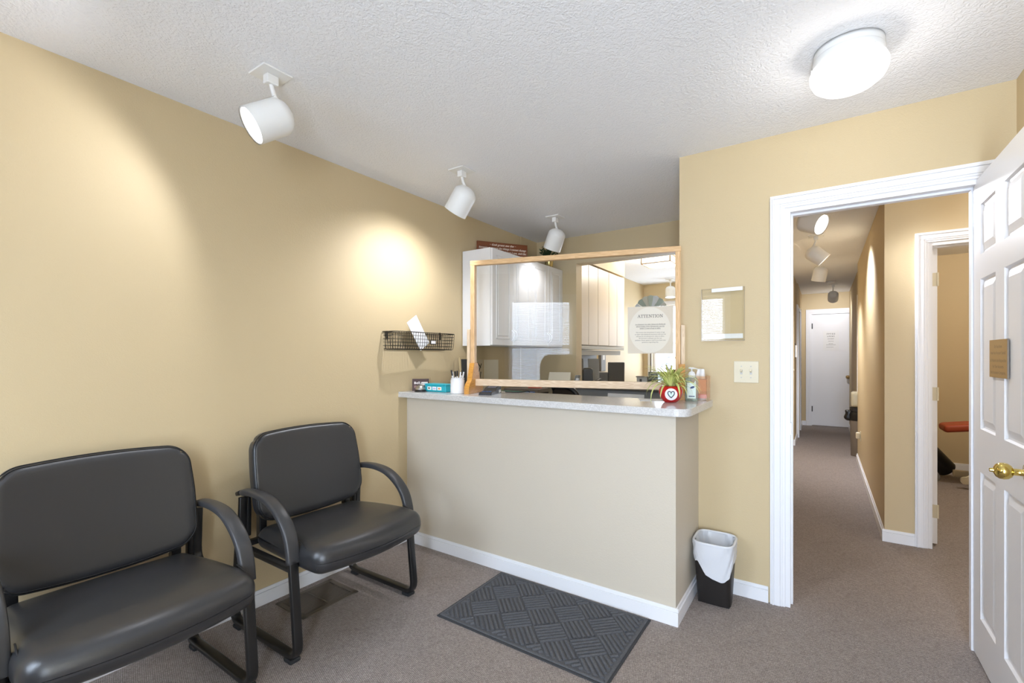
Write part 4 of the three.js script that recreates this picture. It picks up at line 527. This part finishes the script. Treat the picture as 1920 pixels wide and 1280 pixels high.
// things on the pass-through ledge
const LY = 1.035;
{ const t = thing('card_display', 'cream card display with green squares on the back ledge', 'display', [-2.1, LY, -3.965], 0.35); obj('stand', place(extr([[0, 0], [0.12, 0], [0.02, 0.1], [0, 0.1]], 0.2, 0.001), -0.1, 0, -0.06, 0, -Math.PI / 2).translate(0.2, 0, 0.12), M.cream, t); for (let i = 0; i < 3; i++) obj('card', cbox(0.05, 0.034, 0.003, -0.06 + i * 0.062, 0.075, -0.012, -0.7), std(C(136, 160, 96), 0.7), t); obj('card_stack', cbox(0.07, 0.03, 0.01, 0.02, 0.03, 0.05, -0.7), M.paper, t); }
tag(obj('small_white_box', [box(-1.93, -1.89, LY, LY + 0.026, -3.96, -3.92, 0.003), box(-1.925, -1.895, LY + 0.026, LY + 0.046, -3.955, -3.925, 0.003)], M.white), 'small stacked white box on the back ledge', 'box');
{ const t = thing('leaflet_stack', 'upright white leaflets leaning together on the back ledge', 'leaflets', [-1.935, LY, -3.99]); for (let i = 0; i < 3; i++) obj('leaflet', cbox(0.004, 0.075, 0.05, -0.02 + i * 0.014, 0.037, 0, 0, 0, -0.25), M.lightGrey, t); }
{ const t = thing('desk_speaker', 'black rounded speaker standing on the back ledge', 'speaker', [-1.845, LY, -4.02], 0.5); obj('cabinet', roundedGrid(0.1, 0.145, 0.07, 0.03, 16, 16, 10, v => { v.y += 0.0725; }), M.blackPlastic, t); obj('grille', cbox(0.08, 0.12, 0.003, 0, 0.072, 0.0355), M.darkGrey, t); }
{ const t = thing('desk_phone', 'small black telephone on the back ledge beside the speaker', 'telephone', [-1.72, LY, -4.02]); obj('base', cbox(0.09, 0.02, 0.07, 0, 0.012, 0, 0.2), M.blackPlastic, t); obj('handset', cbox(0.03, 0.02, 0.1, -0.02, 0.03, 0, 0.2, 0, 0, 0.008), M.blackPlastic, t); }
{ const t = thing('monitor_back', 'dark computer monitor seen from behind past the back ledge', 'monitor', [-1.79, 0.75, -4.6], 0.55); obj('housing', cbox(0.17, 0.26, 0.03, 0, 0.345, 0, 0.06, 0, 0, 0.008), M.darkGrey, t); obj('neck', box(-0.03, 0.03, 0, 0.24, -0.05, -0.02), M.blackPlastic, t); obj('foot', box(-0.11, 0.11, 0, 0.012, -0.1, 0.08, 0.004), M.blackPlastic, t); }
{ const t = thing('brochure_rack', 'light grey brochure holder with curled sheets under the office cabinets', 'rack', [-2.16, 0.75, -4.75], 0.3); obj('holder', box(-0.22, 0.22, 0, 0.36, -0.06, 0, 0.01), M.midGrey, t); for (const x of [-0.12, 0.05]) obj('sheet', roundedGrid(0.12, 0.3, 0.004, 0.001, 8, 8, 1, v => { v.z += (v.y + 0.15) ** 2 * 0.8; v.x += x; v.y += 0.36; }), M.lightGrey, t); }
// office beyond the pass-through
{ const zs = [-4.2, -4.38, -4.62, -4.92, -5.17, -5.41]; const t = thing('office_cabinet', 'almond wall cabinets with flat plank doors in the office', 'cabinet', [0, 0, 0]); obj('body', box(-2.415, -2.02, 1.4, 2.235, -5.41, -4.19), M.almond, t);
  for (let i = 0; i < 5; i++) raisedDoor(-2.018, zs[i] - 0.002, zs[i + 1] + 0.002, 1.405, 2.23, M.almond, t, undefined, null, false); obj('light_valance', [box(-2.06, -2.0, 1.36, 1.395, -5.4, -4.19, 0.004), box(-2.4, -2.04, 1.3, 1.35, -5.38, -4.19)], M.lightGrey, t); obj('corner_post', box(-2.04, -2.0, 1.4, 2.235, -4.2, -4.16), M.almond, t); }
{ const t = thing('office_desk', 'dark grey desk along the office wall beyond the opening', 'desk', [0, 0, 0]); obj('desktop', box(-2.41, -1.62, 0.72, 0.75, -5.6, -4.2, 0.004), M.darkGrey, t); obj('back_panel', box(-2.415, -2.4, 0.75, 1.3, -5.5, -4.2), M.midGrey, t); for (const z of [-4.25, -5.55]) obj('leg', box(-1.7, -1.64, 0, 0.72, z - 0.03, z + 0.03), M.darkGrey, t); }
{ const t = thing('wall_thermostat', 'grey wall box with a white tag by the office cabinets', 'wall box', [-2.42, 1.22, -5.7]); obj('housing', box(0, 0.04, -0.13, 0.09, -0.05, 0.1, 0.006), M.midGrey, t); obj('tag', box(0.04, 0.042, 0.02, 0.08, -0.01, 0.05), M.paper, t); }
{ const t = thing('glass_fan', 'round fan of pale glass wedges standing on a stick in the back opening', 'ornament', [-1.27, 1.68, -4.09]); t.scale.set(0.72, 0.72, 1);
  for (let i = 0; i < 9; i++) { const a0 = Math.PI * (i / 9) * 1.1 - 0.15, a1 = a0 + Math.PI / 9 * 1.02, g = extr([[Math.cos(a0) * 0.05, Math.sin(a0) * 0.05], [Math.cos(a0) * 0.2, Math.sin(a0) * 0.2], [Math.cos((a0 + a1) / 2) * 0.21, Math.sin((a0 + a1) / 2) * 0.21], [Math.cos(a1) * 0.2, Math.sin(a1) * 0.2], [Math.cos(a1) * 0.05, Math.sin(a1) * 0.05]], 0.006, 0.001); g.translate(0, 0, i % 2 * 0.004); obj('wedge', g, std([C(196, 206, 190), C(214, 214, 200), C(170, 186, 176), C(232, 236, 238)][i % 4], 0.25), t); }
  obj('stick', rod(V(0, -0.895, 0), V(0, 0.06, 0), 0.006, 6), M.taupe, t); }
// books and ornament at the near end of the ledge
{ const t = thing('book_box', 'small grey printed box on the back ledge under the window', 'box', [-1.31, LY, -4.0]); obj('body', box(-0.045, 0.045, 0, 0.07, -0.03, 0.03), M.lightGrey, t); obj('lid', box(-0.052, 0.07, 0.07, 0.078, -0.034, 0.034), M.taupe, t); obj('mark', box(-0.02, 0.0, 0.03, 0.055, 0.03, 0.0315), M.darkGrey, t); }
{ const tx = canvasTex(256, 96, (x, w, h) => { x.fillStyle = '#8e9686'; x.fillRect(0, 0, w, h); x.fillStyle = '#3b4238'; x.font = 'bold 58px serif'; x.fillText('Differ', 34, 72); }); const m = obj('green_sign_book', box(0, 1, 0, 1, 0, 1), M.midGrey); m.geometry = new THREE.BoxGeometry(0.17, 0.065, 0.03); m.material = [M.midGrey, M.midGrey, M.midGrey, M.midGrey, std(0xffffff, 0.6, { map: tx }), M.midGrey]; m.position.set(-1.18, LY + 0.085, -4.02); tag(m, 'grey green word block lettered Differ behind the spider plant', 'sign'); }
tag(obj('dark_book', box(-1.25, -1.05, LY + 0.036, LY + 0.052, -4.06, -3.95, 0.003), M.darkGrey), 'thin dark book lying under the lettered block', 'book');
tag(obj('lime_book', box(-1.25, -1.08, LY + 0.022, LY + 0.036, -4.05, -3.95, 0.003), std(C(160, 178, 70), 0.6)), 'lime green booklet in the pile on the back ledge', 'book');
tag(obj('grey_book', box(-1.25, -1.06, LY, LY + 0.022, -4.06, -3.95, 0.003), M.lightGrey), 'pale grey book at the bottom of the ledge pile', 'book');
{ const t = thing('driftwood_bird', 'brown wooden bird ornament on the back ledge before the bright window', 'ornament', [-1.09, LY, -4.11]); const wood = std(C(128, 100, 66), 0.7);
  obj('body', [ball(0.05, 0.03, 0.1, 0, 1.3, 0.8, 0.6), ball(0.03, -0.03, 0.16, 0, 1, 1.2, 0.7), tube([V(-0.03, 0.16, 0), V(-0.06, 0.2, 0), V(-0.09, 0.16, 0)], 0.01, 16, 6)], wood, t); obj('wing', ball(0.06, 0.06, 0.13, 0, 0.5, 1.1, 0.3), wood, t); obj('crest', tube([V(-0.08, 0.17, 0), V(-0.05, 0.23, 0), V(0.0, 0.25, 0), V(0.04, 0.235, 0)], 0.008, 20, 6), wood, t); obj('base', ball(0.04, -0.02, 0.06, 0.01, 1.4, 0.9, 0.8), M.blackPlastic, t); obj('perch', cyl(0.03, 0.02, 0.07, 0, 0.035, 0), M.taupe, t); }

// ---------------------------------------------------------------- hall and treatment room
{ const tx = canvasTex(256, 384, (x, w, h) => { x.fillStyle = '#f2f2f2'; x.fillRect(0, 0, w, h); x.fillStyle = '#333'; x.textAlign = 'center'; ['F P T O Z', 'L P E D F', 'E C F D P', 'P E C F D', 'D E F P O'].forEach((s, i) => { x.font = 'bold ' + [34, 30, 24, 20, 16][i] + 'px sans-serif'; x.fillText(s, w / 2, 74 + i * 46); }); x.fillRect(50, 272, 156, 4); x.fillRect(50, 318, 120, 3); });
  const m = obj('eye_chart', box(0, 1, 0, 1, 0, 1), M.paper); m.geometry = new THREE.BoxGeometry(0.235, 0.36, 0.002); m.material = [M.paper, M.paper, M.paper, M.paper, std(0xffffff, 0.7, { map: tx }), M.paper]; m.position.set(0.12, 1.57, -10.217); tag(m, 'white eye chart of black letters hung on the hall end door', 'eye chart'); }
{ const t = thing('hall_bin', 'tall taupe waste bin with black liner in the hall', 'bin', [0.375, 0, -7.44]); obj('body', lathe([[0.0001, 0], [0.075, 0], [0.088, 0.56], [0.084, 0.56], [0.0001, 0.02]], 28), M.taupe, t);
  obj('liner', [lathe([[0.088, 0.57], [0.1, 0.53], [0.094, 0.47], [0.09, 0.46]], 28), roundedGrid(0.09, 0.14, 0.08, 0.03, 10, 10, 10, v => { v.x += Math.sin(v.y * 60) * 0.008 - 0.095; v.y += 0.52; })], M.bagBlack, t); obj('lid_band', cyl(0.086, 0.086, 0.05, 0, 0.6, 0), M.blackPlastic, t); obj('top_container', roundedGrid(0.15, 0.2, 0.15, 0.03, 10, 10, 10, v => { v.y += 0.73; }), std(C(176, 166, 140), 0.3), t); }
{ const t = thing('hall_outlet', 'ivory plug-in night light on the hall wall', 'night light', [0.357, 0.376, -6.57]); obj('plate', box(-0.005, 0, -0.055, 0.055, -0.035, 0.035, 0.002), M.bone, t); obj('plug', box(-0.045, -0.005, -0.03, 0.045, -0.025, 0.025, 0.012), M.bone, t); }
{ const t = thing('wall_file_holder', 'white wall pocket mounted on the corner of the narrower hall part', 'wall pocket', [-0.34, 1.36, -8.02]); obj('pocket', box(0, 0.03, -0.09, 0.09, -0.05, 0.05, 0.004), M.whitePaint, t); obj('backing', box(-0.004, 0, -0.11, 0.12, -0.06, 0.06), M.taupe, t); }
{ const t = thing('handrail', 'tan sloping wall rail on the hall wall end', 'rail', [-0.46, 0, -7.79]); obj('rail', rod(V(-0.1, 1.35, 0.02), V(0.11, 1.08, 0.02), 0.018, 10), M.bone, t); obj('bracket', box(-0.05, -0.03, 1.24, 1.3, -0.01, 0.02), M.bone, t); }
{ const t = thing('treatment_table', 'adjusting table with rust red headrest and pale metal frame', 'treatment table', [1.4, 0, -6.35]);
  obj('headrest', roundedGrid(0.62, 0.075, 0.3, 0.03, 24, 8, 16, v => { v.y += 0.595 + v.x * 0.03; v.x -= 0.09; if (v.x < -0.2) v.y += (v.x + 0.2) * 0.12; }), M.rust, t);
  obj('table_cushion', box(0.25, 0.95, 0.56, 0.64, -0.26, 0.26, 0.03), M.vinylBlack, t);
  obj('head_bracket', [rod(V(-0.2, 0.55, 0.05), V(0.12, 0.46, 0.05), 0.009, 8), rod(V(-0.2, 0.55, -0.05), V(0.12, 0.46, -0.05), 0.009, 8)], M.steel, t); obj('head_post', box(0.02, 0.08, 0.28, 0.55, -0.05, 0.05, 0.01), M.beigeMetal, t);
  obj('base_rail', [box(-0.28, 0.9, 0.05, 0.11, 0.16, 0.21, 0.008), box(-0.28, 0.9, 0.05, 0.11, -0.21, -0.16, 0.008)], M.beigeMetal, t);
  obj('lift_arm', [cbox(0.5, 0.045, 0.02, -0.06, 0.23, 0.185, 0, 0, 0.62, 0.006), cbox(0.5, 0.045, 0.02, 0.3, 0.23, 0.185, 0, 0, -0.62, 0.006)], M.beigeMetal, t); obj('motor_box', box(-0.1, 0.3, 0.06, 0.3, -0.14, 0.14, 0.02), M.blackPlastic, t); obj('pivot', cyl(0.035, 0.035, 0.03, -0.26, 0.085, 0.2, Math.PI / 2), M.beigeMetal, t); obj('table_leg', [box(0.45, 0.53, 0.1, 0.62, -0.05, 0.05), box(0.8, 0.88, 0.1, 0.62, -0.05, 0.05)], M.beigeMetal, t); }
{ const t = thing('roller_bolster', 'black vinyl bolster leaning beside the treatment table', 'bolster', [0, 0, 0]); const A = V(1.08, 0.09, -6.66), B = V(0.74, 0.5, -6.46); obj('cover', rod(A, B, 0.095, 28), M.vinylBlack, t); obj('end_cap', rod(A, A.clone().lerp(B, -0.02), 0.088, 28), M.blackPlastic, t); }
{ const t = thing('grey_bolster', 'light grey round bolster lying on the treatment room floor', 'bolster', [0, 0, 0]); const A = V(0.93, 0.065, -6.3), B = V(0.8, 0.26, -6.22); obj('cover', [rod(A, B, 0.055, 20), ball(0.055, A.x, A.y - 0.005, A.z)], M.midGrey, t); }

renderer.render(scene, camera);
